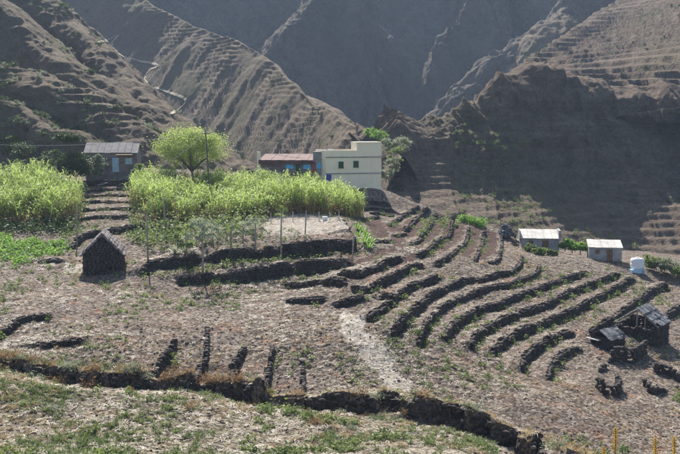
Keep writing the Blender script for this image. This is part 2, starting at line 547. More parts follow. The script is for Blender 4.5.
# ---------------------------------------------------------------- terrace walls: top edge in the photo, height at both ends, label
FAN = 'terrace walls of the fan of narrow fields'
MID = 'terrace walls round the flat drying plot'
TOP = 'terrace walls between the tilled plots near the cream house'
LOW = 'low cross walls in the straw-covered field'
GAR = 'garden terrace walls below the old house'
WALLS = [
    # pts, h0, h1, L, label, group
    ([(340, 270), (355, 270), (373, 264), (385, 258), (398, 253.5)], .65, .65, 'dark terrace wall directly below the brown strip right of the drying plot corner', MID),
    ([(352, 282), (366, 283), (382, 275), (396, 269), (410, 262), (421, 260)], .65, .7, 'dark terrace wall second below the drying plot corner, curving up to the right', MID),
    ([(379, 291), (386, 293), (397, 288), (406, 282), (420, 277), (436, 272)], .8, .7, 'short pale-topped terrace wall at the upper left of the fan of fields', FAN),
    ([(330, 300), (343, 297), (364, 290.5)], .6, .6, 'short low terrace wall just above the head of the pale track', FAN),
    ([(364, 314), (376, 305), (391, 294)], .9, .7, 'steep short wall ending beside the pale track, left of the fan', FAN),
    ([(388, 327), (400, 313.5), (420, 296.5), (435, 286.5), (456, 278), (477, 275), (493, 271), (507, 269), (517, 262), (519, 254)], 1.0, .35, 'uppermost long curved terrace wall of the fan, thinning towards the grassy plots', FAN),
    ([(414.5, 337), (420.5, 321), (428, 312), (441, 301), (460, 292.7), (479.6, 285.7), (500, 281.5), (512, 279.5), (526, 274), (534, 270), (537, 262)], .9, .4, 'second long curved terrace wall from the top of the fan', FAN),
    ([(441, 332), (448, 321), (460, 313.5), (480, 303.6), (500, 297), (520, 290), (537.6, 284), (559, 276), (572, 273), (584, 269)], .95, .5, 'third long curved terrace wall of the fan, weeds growing on its face', FAN),
    ([(467.5, 341), (470, 331), (480, 323), (500, 313.5), (520, 306.5), (540, 300.5), (560, 291), (580, 283), (600, 276), (616, 271)], 1.0, .6, 'fourth long curved terrace wall of the fan, a bright weed at its lower end', FAN),
    ([(486.5, 346), (500, 334), (520, 323.5), (540, 316.5), (560, 310), (580, 299.6), (600, 290), (613.5, 284), (630, 274)], 1.0, .8, 'fifth long curved terrace wall of the fan, running up to the white tank', FAN),
    ([(518.5, 363), (519, 353.5), (532, 343), (549, 333), (569, 327)], 1.0, .7, 'hooked terrace wall low in the fan, left of the roofless hut', FAN),
    ([(544, 372), (547, 362), (555, 353), (565, 347), (577, 344)], .7, .5, 'lowest hooked little terrace wall of the fan', FAN),
    ([(586, 328), (600, 319.5), (613, 312), (622, 305), (636, 296), (648, 286.5), (664, 281)], .6, .9, 'terrace wall rising past the back of the half-roofed hut', FAN),
    ([(655, 316), (667, 309.6), (680, 301.7), (705, 290)], .7, .7, 'terrace wall running off to the right beyond the half-roofed hut', FAN),
    ([(386, 223), (399, 215), (408, 209), (416, 203.5)], .5, .6, 'uppermost slanting wall right of the shadow of the cream house', TOP),
    ([(402, 227), (411, 219), (420.5, 211), (427, 206)], .8, .7, 'second slanting wall from the cream house, above the green-edged plot', TOP),
    ([(407, 241), (416, 237), (422, 230), (430, 219), (434, 211)], .6, .6, 'third slanting wall from the cream house, green weeds along its top', TOP),
    ([(413, 252), (428, 245.5), (440, 235), (449, 224), (453, 215)], .6, .8, 'fourth slanting wall from the cream house, curving under a broad tilled plot', TOP),
    ([(432, 262), (446, 253.5), (458, 245), (464, 238), (466, 224)], .5, .5, 'fifth slanting wall from the cream house, bent like an elbow', TOP),
    ([(471.5, 260), (477.5, 246), (482, 229)], .4, .4, 'thin straight wall between the two tilled strips by the bright green crop', TOP),
    ([(485, 261), (495, 257.5), (499, 244), (498, 231)], .4, .3, 'outermost thin wall round the last tilled strip beside the grey rock pile', TOP),
    ([(356, 198.5), (368, 199), (380, 200), (389, 201.5)], .55, .5, 'topmost shaded wall on the bank directly under the cream house', TOP),
    ([(362, 205.5), (374, 206), (386, 207.5), (396, 209)], .55, .5, 'middle shaded wall on the bank under the cream house', TOP),
    ([(366, 211), (378, 211), (390, 213), (397, 214.5)], .5, .5, 'lowest shaded wall on the bank under the cream house', TOP),
    ([(356, 218), (363, 216), (377, 214)], .5, .5, 'little wall above the tilled square plot in the house shadow', TOP),
    ([(369, 238.5), (380, 239), (389, 238)], .35, .35, 'low kerb wall under the tilled square plot', TOP),
    ([(389, 233), (396, 233), (404, 232)], .35, .35, 'low kerb wall under the small tilled plot right of the square one', TOP),
    ([(138, 270), (145, 262), (155, 257.5), (180, 254), (205, 251), (230, 247.6), (244, 247), (290, 241.5), (326, 238.7), (350, 238.2), (352, 236), (348, 229), (343, 221), (339, 215)], .9, 1.5, 'long dark retaining wall along the front of the flat drying plot', MID),
    ([(176, 275), (211, 271), (240, 268), (269, 264.5), (302, 260), (336, 257.8), (339, 256), (337, 250)], .7, 1.4, 'long dark wall with a grassy green top, below the papaya row', MID),
    ([(285, 297), (305, 296), (328, 293.5)], .4, .5, 'short dark wall in the straw field left of the pale track', MID),
    ([(288, 280), (320, 279), (349, 279)], .5, .6, 'dark wall in shade under the corner of the grassy terrace', MID),
    ([(66, 244), (79, 234.5), (95, 229), (111, 225.5), (146, 224.5), (178, 226)], .8, .8, 'dark wall behind the gabled stone hut', GAR),
    ([(80, 216), (100, 215), (118, 214.5), (132, 214)], .35, .35, 'lowest small garden wall uphill of the gabled hut', GAR),
    ([(79, 208), (100, 207.5), (136, 207)], .38, .38, 'second small garden wall uphill of the gabled hut', GAR),
    ([(79, 200.5), (100, 200), (138, 199.5)], .38, .38, 'third small garden wall uphill of the gabled hut', GAR),
    ([(79, 194), (100, 193.5), (139, 193)], .38, .38, 'fourth small garden wall uphill of the gabled hut', GAR),
    ([(78, 188), (100, 187.5), (139, 187)], .38, .38, 'topmost small garden wall under the old grey-roofed house', GAR),
    ([(36, 260), (50, 257.5), (66, 258)], .5, .6, 'short dark wall left of the gabled hut, under the green crop', GAR),
    ([(-10, 330), (0, 327), (12, 319), (27, 314), (52, 312)], .6, .4, 'rough rock ledge at the left edge of the straw field', LOW),
    ([(43, 341), (70, 337.5), (88, 337)], .3, .45, 'crumbling stone line below the rock ledge at the far left', LOW),
    ([(150, 370), (157, 356), (166, 344), (171, 334)], .9, .5, 'leftmost of the upright cross walls in the straw field', LOW),
    ([(185, 380), (195.5, 361.5), (201.5, 350), (202.5, 325)], .95, .3, 'second upright cross wall from the left, long and thin at its top', LOW),
    ([(227, 385), (227, 364), (235, 353.5), (240, 342)], .8, .5, 'third upright cross wall from the left in the straw field', LOW),
    ([(258, 391), (262, 375), (265, 359.5), (268, 343)], .9, .5, 'fourth upright cross wall from the left in the straw field', LOW),
    ([(298.5, 396), (297, 360), (293, 347)], .5, .4, 'rightmost upright cross wall, a thin dark line in the straw field', LOW),
    ([(-40, 345), (0, 354), (30, 360), (60, 366), (90, 370), (135, 372), (165, 376), (195, 378), (220, 382), (250, 386), (262, 390), (298, 394), (330, 394), (350, 396),
      (372, 396), (383, 392), (421, 401), (440, 402), (463, 405), (470, 413), (490, 418), (496, 424), (519, 430), (524, 437), (548, 439), (572, 452)], 1.0, 1.1,
     'long ragged rock ledge above the green grassy bank in front', 'ledge above the bank'),
]


def catmull2(pts, step=0.3):
    pts = np.array(pts, float)
    e = np.vstack([2 * pts[0] - pts[1], pts, 2 * pts[-1] - pts[-2]])
    out = []
    for i in range(1, len(e) - 2):
        p0, p1, p2, p3 = e[i - 1:i + 3]
        n = max(2, int(np.linalg.norm(p2 - p1) / step))
        t = np.linspace(0, 1, n, endpoint=False)[:, None]
        out.append(0.5 * (2 * p1 + (p2 - p0) * t + (2 * p0 - 5 * p1 + 4 * p2 - p3) * t ** 2 + (3 * p1 - p0 - 3 * p2 + p3) * t ** 3))
    out.append(pts[-1:])
    return np.vstack(out)


WL = []
for pts, h0, h1, lab, grp in WALLS:
    wp = [march(px, py, base, off=0.62 * (h0 + (h1 - h0) * i / (len(pts) - 1)))[:2] for i, (px, py) in enumerate(pts)]
    c = catmull2(wp, 0.35)
    s = np.r_[0, np.cumsum(np.linalg.norm(np.diff(c, axis=0), axis=1))]
    tot = s[-1]
    h = h0 + (h1 - h0) * s / tot
    tp = min(0.45, tot * 0.08)
    h = {MID: 1.22, FAN: 1.04, LOW: 1.0, TOP: 1.05}.get(grp, 0.98) * h * np.clip(s / tp + 0.1, 0, 1) * np.clip((tot - s) / tp + 0.1, 0, 1)
    if grp == LOW:
        h[s < tp] = h[np.searchsorted(s, tp)]
    h = h * (1 + 0.30 * fbm(s * 0.7, s * 0 + len(WL) * 3.1, 0, 3, 5))
    for _ in range(int(tot / 7)):
        h = h * (1 - random.uniform(.3, .7) * np.exp(-((s - random.uniform(0.1, 0.9) * tot) / random.uniform(.25, .6)) ** 2))
    if 'ledge above' in grp: h = (1 + .45 * np.exp(-((s - .52 * tot) / (.16 * tot)) ** 2)) * h * np.clip(1.35 + 0.7 * fbm(s * 0.22, s * 0, 0, 3, 6), 1.15, 2.0)
    WL.append(dict(c=c, s=s, h=h, lab=lab, grp=grp))
# spacing to the neighbours decides how far each step spreads over its tread
allc = [w['c'] for w in WL]
for i, w in enumerate(WL):
    c = w['c'][::4]
    t = np.gradient(w['c'], axis=0)[::4]
    nl = np.c_[-t[:, 1], t[:, 0]]
    nl /= np.linalg.norm(nl, axis=1)[:, None] + 1e-9
    oth = np.vstack([allc[j] for j in range(len(WL)) if j != i])
    up, dn = [], []
    for p, n in zip(c, nl):
        d = oth - p
        r = np.linalg.norm(d, axis=1)
        side = d @ n
        k = (np.abs(side) > 0.6 * r)
        u = r[k & (side > 0)]
        q = r[k & (side < 0)]
        up.append(u.min() if len(u) else 9)
        dn.append(q.min() if len(q) else 9)
    w['lu'] = float(np.clip(0.5 * np.percentile(up, 35), 0.7, 3.0))
    w['ld'] = float(np.clip(0.5 * np.percentile(dn, 35), 0.7, 3.0))
    if w['grp'] == LOW:
        w['lu'] = w['ld'] = max(1.7, w['lu'])


def wall_off(x, y):
    x, y = np.asarray(x, float), np.asarray(y, float)
    sh = x.shape
    X, Y = x.ravel(), y.ravel()
    out = np.zeros(len(X))
    for w in WL:
        c = w['c']
        mg = max(w['lu'], w['ld'])
        k = np.nonzero((X > c[:, 0].min() - mg) & (X < c[:, 0].max() + mg) & (Y > c[:, 1].min() - mg) & (Y < c[:, 1].max() + mg))[0]
        for q in np.array_split(k, max(1, len(k) // 20000)):
            if not len(q):
                continue
            a, b = c[:-1], c[1:]
            ab = b - a
            best = np.full(len(q), 1e9)
            bs, bh = np.zeros(len(q)), np.zeros(len(q))
            for i in range(len(a)):
                dx, dy = X[q] - a[i, 0], Y[q] - a[i, 1]
                t = np.clip((dx * ab[i, 0] + dy * ab[i, 1]) / (ab[i] @ ab[i] + 1e-12), 0, 1)
                ex, ey = dx - t * ab[i, 0], dy - t * ab[i, 1]
                d2 = ex * ex + ey * ey
                m = d2 < best
                best[m] = d2[m]
                cr = ab[i, 0] * dy - ab[i, 1] * dx
                bs[m] = np.sign(cr[m])
                hh = w['h'][i] + t * (w['h'][i + 1] - w['h'][i])
                bh[m] = hh[m]
            d = np.sqrt(best)
            sd = d * np.where(bs >= 0, 1, -1) + 0.22
            fu = np.clip(1 - sd / w['lu'], 0, 1)
            fd = np.clip(1 + sd / w['ld'], 0, 1)
            far = d < max(w['lu'], w['ld'])
            out[q] += np.where(far, np.where(sd >= 0, fu, -fd), 0) * bh * 0.5
    return out.reshape(sh)


def rough_off(x, y):
    return 0.10 * fbm(x * 0.4, y * 0.4, 0, 3, 21) + 0.03 * fbm(x * 1.9, y * 1.9, 0, 2, 31) + 0.014 * fbm(x * 5.2, y * 5.2, 0, 2, 41)


BEDS = []


def polyw(pts):
    return np.array([march(px, py, base)[:2] for px, py in pts])


def inpoly(X, Y, poly):
    r = np.zeros(X.shape, bool)
    j = len(poly) - 1
    for i in range(len(poly)):
        xi, yi = poly[i]
        xj, yj = poly[j]
        if yi != yj:
            r ^= ((yi > Y) != (yj > Y)) & (X < (xj - xi) * (Y - yi) / (yj - yi) + xi)
        j = i
    return r


def height(x, y):
    x, y = np.asarray(x, float), np.asarray(y, float)
    sm = 1.0
    for p in BEDS:
        sm = np.where(inpoly(x, y, p), 0.35, sm)
    return base(x, y) + wall_off(x, y) + rough_off(x, y) * sm


def hfast(x, y):
    return base(x, y) + wall_off(x, y)


def at(px, py, y0=36.0):
    p = march(px, py, hfast, y0)
    return Vector((p[0], p[1], float(height(np.array([p[0]]), np.array([p[1]]))[0])))


def hz(x, y):
    return float(height(np.array([x]), np.array([y]))[0])


def on(px, Y):
    """ground point straight below photo column px at distance Y"""
    x = (px - CX) / FPX * Y / 1.0
    x = ray(px, 250)[0] / ray(px, 250)[1] * Y
    return Vector((x, Y, hz(x, Y)))


PLOTS = [polyw(p) for p in (
    [(364, 219), (381, 218), (389, 237), (372, 238)], [(388, 224), (401, 224), (405, 232), (390, 233)], [(390, 237), (405, 236), (407, 247), (392, 250)],
    [(404, 222), (426, 207), (418, 236), (406, 239)], [(420, 236), (434, 214), (447, 222), (430, 245), (416, 250)], [(434, 248), (452, 219), (465, 223), (462, 240), (446, 253)],
    [(460, 256), (468, 226), (481, 229), (474, 256)], [(476, 259), (483, 230), (497, 233), (497, 254), (486, 259)],
    [(345, 268), (372, 262), (397, 251), (390, 247), (365, 258), (345, 266)], [(362, 282), (380, 274), (420, 258), (410, 254), (372, 270), (356, 280)])]
TRACK = polyw([(336, 316), (350, 311), (362, 322), (380, 343), (400, 368), (414, 392), (388, 392), (374, 370), (352, 342), (344, 328)])
DRYPLOT = polyw([(262, 216), (338, 214), (352, 237), (300, 238), (262, 234)])
HUTYARD = polyw([(64, 262), (82, 262), (86, 274), (66, 272)])
BEDS += PLOTS + [DRYPLOT]
edge_w = WL[-1]['c']


def bankmask(X, Y):
    return Y < np.interp(X, edge_w[:, 0], edge_w[:, 1] - 0.5, left=edge_w[0, 1] - 1, right=-99)


# ---------------------------------------------------------------- terrace ground (one sheet)
def frustum_ok(X, Y, m=13.0):
    return np.abs(X) < Y * 0.362 + m


xs = np.unique(np.r_[np.arange(-78, -30, 0.26), np.arange(-30, 30, 0.145), np.arange(30, 79, 0.26)])
ys = [8.0]
while ys[-1] < 40: ys.append(ys[-1] + 0.4)
while ys[-1] < 172: ys.append(ys[-1] * 1.0031)
ys = np.array(ys)
GX, GY = np.meshgrid(xs, ys)
keep = frustum_ok(GX, GY)
GZ = np.zeros_like(GX)
GZ[keep] = height(GX[keep], GY[keep])
idx = -np.ones(GX.shape, np.int64)
idx[keep] = np.arange(keep.sum())
q = np.stack([idx[:-1, :-1], idx[:-1, 1:], idx[1:, 1:], idx[1:, :-1]], -1).reshape(-1, 4)
q = q[(q >= 0).all(1)]
V = np.c_[GX[keep], GY[keep], GZ[keep]]
zone = np.zeros((len(V), 4), np.float32)
zone[:, 3] = 1
jx, jy = V[:, 0] + 0.25 * fbm(V[:, 0] * 0.9, V[:, 1] * 0.9, 0, 2, 61), V[:, 1] + 0.25 * fbm(V[:, 0] * 0.9, V[:, 1] * 0.9, 5, 2, 62)
for p in PLOTS:
    zone[inpoly(jx, jy, p), 0] = 1.0
zone[inpoly(V[:, 0] + 0.5 * fbm(V[:, 0] * 0.6, V[:, 1] * 0.6, 0, 3, 63), jy, TRACK), 1] = 0.95
zone[inpoly(jx, jy, DRYPLOT), 1] = 0.6
zone[inpoly(jx, jy, HUTYARD), 1] = 0.8
zone[bankmask(V[:, 0], V[:, 1]), 2] = 0.4
ground = mesh_np('ground', V, q, M['ground'], smooth=True)
ground.data.set_sharp_from_angle(angle=R(38))
ca = ground.data.attributes.new('zone', 'FLOAT_COLOR', 'POINT')
ca.data.foreach_set('color', zone.ravel())
tag(ground, kind='structure')

# ---------------------------------------------------------------- hills as lofted relief
def cr1(Pm, n, u=None):
    """Catmull-Rom along axis 0 of (k, ..., 3)"""
    k = len(Pm)
    e = np.concatenate([[2 * Pm[0] - Pm[1]], Pm, [2 * Pm[-1] - Pm[-2]]])
    u = np.linspace(0, k - 1, n) if u is None else u
    i = np.minimum(u.astype(int), k - 2)
    t = (u - i).reshape((-1,) + (1,) * (Pm.ndim - 1))
    p0, p1, p2, p3 = e[i], e[i + 1], e[i + 2], e[i + 3]
    return 0.5 * (2 * p1 + (p2 - p0) * t + (2 * p0 - 5 * p1 + 4 * p2 - p3) * t ** 2 + (3 * p1 - p0 - 3 * p2 + p3) * t ** 3)


HILLS = {}


def loft(name, rows, nu, nv, mat, disp, terr=None):
    A = np.array(rows, float)                       # rows x cols x 3
    k = len(A)
    if isinstance(nv, (list, tuple)):               # rows per segment
        vu = np.concatenate([i + np.arange(m) / m for i, m in enumerate(nv)] + [[k - 1.0]])
    else:
        vu = np.linspace(0, k - 1, nv)
    nv = len(vu)
    A = cr1(A, nv, vu)
    A = cr1(A.transpose(1, 0, 2), nu).transpose(1, 0, 2)
    du = np.gradient(A, axis=1)
    dv = np.gradient(A, axis=0)
    n = np.cross(du, dv)
    n /= np.linalg.norm(n, axis=2)[..., None] + 1e-9
    n *= np.sign(n[..., 2:3] + 1e-9)
    sl = np.cumsum(np.linalg.norm(np.diff(A[nv // 2], axis=0, prepend=A[nv // 2][:1]), axis=1))
    A = A + n * disp(A[..., 0], A[..., 1], A[..., 2], np.broadcast_to(sl, A.shape[:2]), np.broadcast_to(vu[:, None], A.shape[:2]))[..., None]
    if terr is not None:
        A[..., 2] += terr(A, vu[:, None] + np.zeros((1, nu)))
    I = np.arange(nu * nv).reshape(nv, nu)
    q = np.stack([I[:-1, :-1], I[:-1, 1:], I[1:, 1:], I[1:, :-1]], -1).reshape(-1, 4)
    o = mesh_np(name, A.reshape(-1, 3), q, mat, smooth=True)
    o.data.set_sharp_from_angle(angle=R(50))
    tag(o, kind='structure')
    HILLS[o.name] = (A.reshape(-1, 3), q)
    return o


def saw(z, step, sharp=0.75):
    """flattens z into steps: offset to add"""
    f = z / step
    i = np.floor(f)
    t = f - i
    t2 = np.where(t < sharp, t / sharp * 0.18, 0.18 + (t - sharp) / (1 - sharp) * 0.82)
    return (i + t2 - f) * step


PP = lambda L: [P(*c) for c in L]
# back mountain
cols = np.linspace(-160, 860, 26)
rows = []
for py, Y in ((-40, 760), (-82, 625), (-70, 585), (-40, 566), (40, 528), (110, 492), (160, 466), (250, 440)):
    r = []
    for px in cols:
        k = math.exp(-((px - 415 + (py - 100) * 0.25) / 130.0) ** 2)
        k2 = math.exp(-((px - 560) / 60.0) ** 2) - 0.7 * math.exp(-((px - 300) / 55.0) ** 2)
        r.append(P(px, py, Y + 55 * k - 12 * k2))
    rows.append(r)
loft('mountain', rows, 380, 260, M['hill_back'],
     lambda x, y, z, s, v: 17 * ridged(x / 80 + z / 130, z / 170 + y / 300, 0, 3, 3) + 9 * ridged(x / 28 + z / 60, z / 90, 0, 3, 8) + 2.2 * fbm(x / 9, y / 9, z / 9, 4, 9))

# right hill: crest, terraced plateau, dark cliff, terraced foot
crest = [(370, 160, 212), (385, 150, 218), (400, 141, 226), (425, 130, 240), (455, 117, 262), (492, 92, 296), (525, 67, 330), (555, 44, 362), (585, 24, 392), (620, 0, 425), (690, -50, 465), (800, -120, 500)]
edge = [(370, 170, 203), (385, 160, 205), (400, 153, 207), (430, 138, 210), (460, 121, 213), (495, 99, 216), (530, 87, 219), (575, 88, 222), (620, 88, 222), (665, 83, 218), (720, 76, 212), (800, 60, 206)]
mid = [(a, b + 0.5 * max(20, (180 - b)), c - 8) for a, b, c in edge]
low = [(a, max(180, b + 26), c - 17) for a, b, c in edge]
foot = [(a, b2, c - 47.5) for (a, b, c), b2 in zip(edge, (212, 216, 220, 224, 228, 230, 234, 240, 248, 254, 258, 262))]
rt = PP(crest)
back = [p + np.array([12, 60, -25]) for p in rt]
pl = [[a + (b - a) * t for a, b in zip(rt, PP(edge))] for t in (0.33, 0.66)]
botm = [p + np.array([0, -25, -9]) for p in PP(foot)]


def terr_right(A, v):
    x, y, z = A[..., 0], A[..., 1], A[..., 2]
    g = np.gradient
    pla = np.clip((v - 0.95) / 0.2, 0, 1) * np.clip((3.97 - v) / 0.15, 0, 1)
    lo = np.clip((v - 5.7) / 0.4, 0, 1)
    w = 1.5 * fbm(x / 30, y / 30, 0, 2, 77)
    m = pla * np.clip(1.0 + 0.6 * fbm(x / 25, y / 25, 0, 2, 78), 0, 1)
    m2 = lo * np.clip(0.95 + 0.6 * fbm(x / 12, y / 12, 0, 2, 79), 0, 1)
    return m * saw(z + w * 0.6, 2.2, 0.9) + m2 * saw(z + w * 0.35, 1.25, 0.72)


loft('hillside', [back, rt] + pl + [PP(edge), PP(mid), PP(low), PP(foot), botm], 460, (16, 95, 95, 95, 60, 60, 90, 16), M['hill_right'],
     lambda x, y, z, s, v: np.clip((v - 3.6) / 0.6, 0.12, 1) * np.clip((6.6 - v) / 0.7, 0.22, 1) * (6.0 * ridged(s / 34 + z / 60, z / 80, 0, 4, 13) + 1.1 * fbm(x / 4.5, y / 4.5, z / 3.5, 4, 17) + 1.7 * ridged(s / 9 + z / 20, z / 30, 0, 3, 19)), terr_right)


def spur(name, crest, mat, lip, front, backv, nu, nv, disp, terr=None, wob=0.9):
    c = catmull2(PP(crest), 5.0 if wob < 2 else 9.0)
    _s = np.arange(len(c)) * 0.37
    c = c + np.c_[fbm(_s, _s * 0 + c[0, 0], 0, 3, 51), fbm(_s, _s * 0 + c[0, 1], 0, 3, 52), 0.7 * fbm(_s * 1.3, _s * 0 + c[0, 2], 0, 3, 53)] * wob
    c = list(c)
    lip, front, backv = map(np.array, (lip, front, backv))
    rows = [[p + backv for p in c], [p + backv * 0.3 for p in c], c, [p + lip for p in c], [p + lip + front * 0.35 for p in c], [p + lip + front for p in c],
            [p + lip + front * 1.5 for p in c], [p + lip + front * 1.7 + np.array([0, -2, -30]) for p in c]]
    return loft(name, rows, nu, nv, mat, disp, terr)


dsp = lambda a, b, sd: (lambda x, y, z, s, v: np.clip((v - 2.2) / 1.2, 0.25, 1) * a * ridged(s / 17 + v * 0.35, v * 0.5, 0, 4, sd) + b * fbm(x / 2.6, y / 2.6, z / 2.6, 4, sd + 5))


def terr_spur(step, lo=2.2, amt=0.22):
    def f(A, v):
        x, y, z = A[..., 0], A[..., 1], A[..., 2]
        return np.clip((v - lo) / 0.3, 0, 1) * np.clip(amt + 1.5 * fbm(x / 13, y / 13, z / 20, 2, 91), 0, 1) * saw(z + 1.1 * fbm(x / 16, y / 16, 0, 3, 92), step, 0.78)
    return f


spur('hillside', [(60, -60, 420), (142, 0, 372), (203, 30, 330), (262, 55, 290), (305, 95, 250), (340, 117, 222), (380, 143, 190), (405, 160, 176)], M['hill_spur'],
     (-2, -3, -1.2), (-13, -29, -40), (14, 40, -26), 420, 260, dsp(0.7, 0.22, 23), terr_spur(1.35, 2.2, .55))
spur('hillside', [(-20, -60, 265), (58, 0, 240), (73, 14, 234), (108, 47, 218), (146, 85, 200), (175, 112, 188), (215, 140, 172), (245, 160, 162), (285, 182, 153), (330, 230, 148)], M['hill_left'],
     (-2.5, -5, -2.2), (-5, -9, -19), (10, 26, -14), 360, 200, dsp(1.5, 0.45, 33))
spur('hillside', [(-60, -45, 215), (7, 3, 200), (44, 39, 190), (92, 73, 180), (142, 105, 170), (165, 120, 165), (190, 138, 160), (225, 165, 154), (262, 215, 150)], M['hill_left'],
     (-1.6, -2.8, -1.2), (-4, -8, -17), (10, 20, -12), 340, 180, dsp(1.2, 0.4, 43))
spur('hillside', [(-60, 52, 172), (0, 66, 168), (30, 70, 166), (61, 76, 164), (112, 105, 158), (136, 117, 155), (160, 134, 151), (182, 158, 147), (205, 205, 144)], M['hill_left'],
     (-2, -5, -2.4), (-2, -6, -12), (8, 14, -9), 300, 170, dsp(1.0, 0.4, 53), terr_spur(1.3, 0.8))
spur('hillside', [(-60, 85, 156), (0, 97, 152), (37, 115, 149), (64, 132, 146), (85, 142, 144), (112, 162, 141), (130, 200, 139)], M['hill_left'],
     (-1, -1.5, -0.8), (-1, -4, -10), (6, 12, -6), 220, 130, dsp(0.8, 0.4, 63))
# sunlit shoulders further up the valley
spur('hillside', [(285, 92, 305), (312, 98, 295), (330, 104, 286), (345, 116, 276), (365, 133, 262)], M['hill_spur'],
     (-4, -12, -4), (-6, -14, -16), (8, 20, -10), 160, 120, dsp(0.8, 0.4, 73), terr_spur(1.6, 0.8))
spur('hillside', [(215, 140, 434), (240, 92, 437), (257, 66, 440), (268, 52, 444), (285, 32, 452), (305, 10, 464), (330, -15, 480), (370, -60, 505)], M['hill_back'],
     (2, -5, -2.4), (2, -16, -30), (-20, 40, -14), 170, 110, dsp(1.6, 0.8, 83), terr_spur(2.6, 1.4), 4.5)
spur('hillside', [(305, -70, 520), (335, -30, 498), (352, 5, 482), (372, 50, 466), (390, 98, 452), (400, 140, 440), (404, 175, 430)], M['hill_back'],
     (-1, -2, -2), (-6, -16, -34), (10, 40, -24), 170, 110, dsp(3.4, 1.2, 87), None, 6)
spur('hillside', [(680, -90, 520), (600, -28, 486), (560, 6, 470), (535, 24, 462), (510, 42, 455), (470, 72, 446), (436, 108, 438), (418, 145, 430), (408, 180, 424)], M['hill_back'],
     (2, -5, -2.6), (-4, -14, -30), (10, 40, -20), 220, 110, dsp(3.0, 1.0, 93), None, 5)
spur('hillside', [(500, -80, 545), (470, -20, 520), (452, 30, 500), (440, 80, 484), (430, 130, 470), (425, 170, 460)], M['hill_back'],
     (-1, -2, -2), (4, -16, -34), (-10, 40, -24), 140, 100, dsp(3.4, 1.2, 97), None, 6)

spur('hillside', [(480, 105, 436), (508, 54, 444), (530, 35, 447), (552, 21, 451), (570, 18, 455), (592, 45, 460)], M['hill_spur'],
     (2, -11, -5), (0, -14, -26), (-6, 30, -16), 150, 100, dsp(1.6, 0.7, 101), None, 3)

bv = []
_off = 0
_vs, _fs = [], []
for k, (vv, qq) in HILLS.items():
    _vs.append(vv); _fs.append(qq + _off); _off += len(vv)
BVH = BVHTree.FromPolygons(np.vstack(_vs).tolist(), np.vstack(_fs).tolist())


def hill_at(px, py):
    d = Vector(ray(px, py)).normalized()
    h = BVH.ray_cast(Vector((0, 0, 0)), d, 3000)
    return h[0]


# footpath zigzagging up the left hill
def ribbon(name, pts, w, mat):
    pts = catmull2(pts, 0.6)
    runs, cur = [], []
    for p in pts:
        h = hill_at(*p)
        if h is None or (cur and (h - cur[-1]).length > 3.5):
            if len(cur) > 5: runs.append(cur)
            cur = []
        if h is not None: cur.append(h)
    if len(cur) > 5: runs.append(cur)
    vs, fs = [], []
    for run in runs:
        c = np.array([tuple(h) for h in run])
        for _ in range(3):
            c[1:-1] = (c[:-2] + 2 * c[1:-1] + c[2:]) / 4
        b = len(vs)
        for i, p in enumerate(c):
            t = c[min(i + 2, len(c) - 1)] - c[max(i - 2, 0)]
            s = np.array([-t[1], t[0], 0.0])
            s = s / (np.linalg.norm(s) + 1e-9) * w
            for k in (-1, 0, 1):
                pp = p + s * k * 0.5
                hit = BVH.ray_cast(Vector((pp[0], pp[1], p[2] + 1.5)), Vector((0, 0, -1)), 4)[0]
                vs.append((pp[0], pp[1], (hit.z if hit else p[2]) * .65 + p[2] * .35 + 0.14 + (0.04 if k == 0 else 0)))
        for i in range(len(c) - 1):
            for k in (0, 1):
                fs.append((b + i * 3 + k, b + i * 3 + k + 1, b + i * 3 + 4 + k, b + i * 3 + 3 + k))
    if not fs: return None
    o = mesh_np(name, np.array(vs), np.array(fs), mat, smooth=True)
    return tag(o, kind='structure')


ribbon('footpath', [(98, 43), (108, 40), (118, 36), (112, 44), (120, 55), (135, 60), (158, 65), (150, 70), (145, 78), (148, 84)], .75, M['path'])
ribbon('footpath', [(150, 86), (168, 92), (184, 98), (185, 103), (178, 110), (169, 116)], .75, M['path'])

# ---------------------------------------------------------------- dry stone walls
t_ = (1 + 5 ** 0.5) / 2
ICO_V = np.array([(-1, t_, 0), (1, t_, 0), (-1, -t_, 0), (1, -t_, 0), (0, -1, t_), (0, 1, t_), (0, -1, -t_), (0, 1, -t_), (t_, 0, -1), (t_, 0, 1), (-t_, 0, -1), (-t_, 0, 1)])
ICO_V /= np.linalg.norm(ICO_V[0])
ICO_F = np.array([(0, 11, 5), (0, 5, 1), (0, 1, 7), (0, 7, 10), (0, 10, 11), (1, 5, 9), (5, 11, 4), (11, 10, 2), (10, 7, 6), (7, 1, 8), (3, 9, 4), (3, 4, 2), (3, 2, 6), (3, 6, 8), (3, 8, 9), (4, 9, 5), (2, 4, 11), (6, 2, 10), (8, 6, 7), (9, 8, 1)])
BLK_V = np.sign(ICO_V) * np.abs(ICO_V) ** 0.55


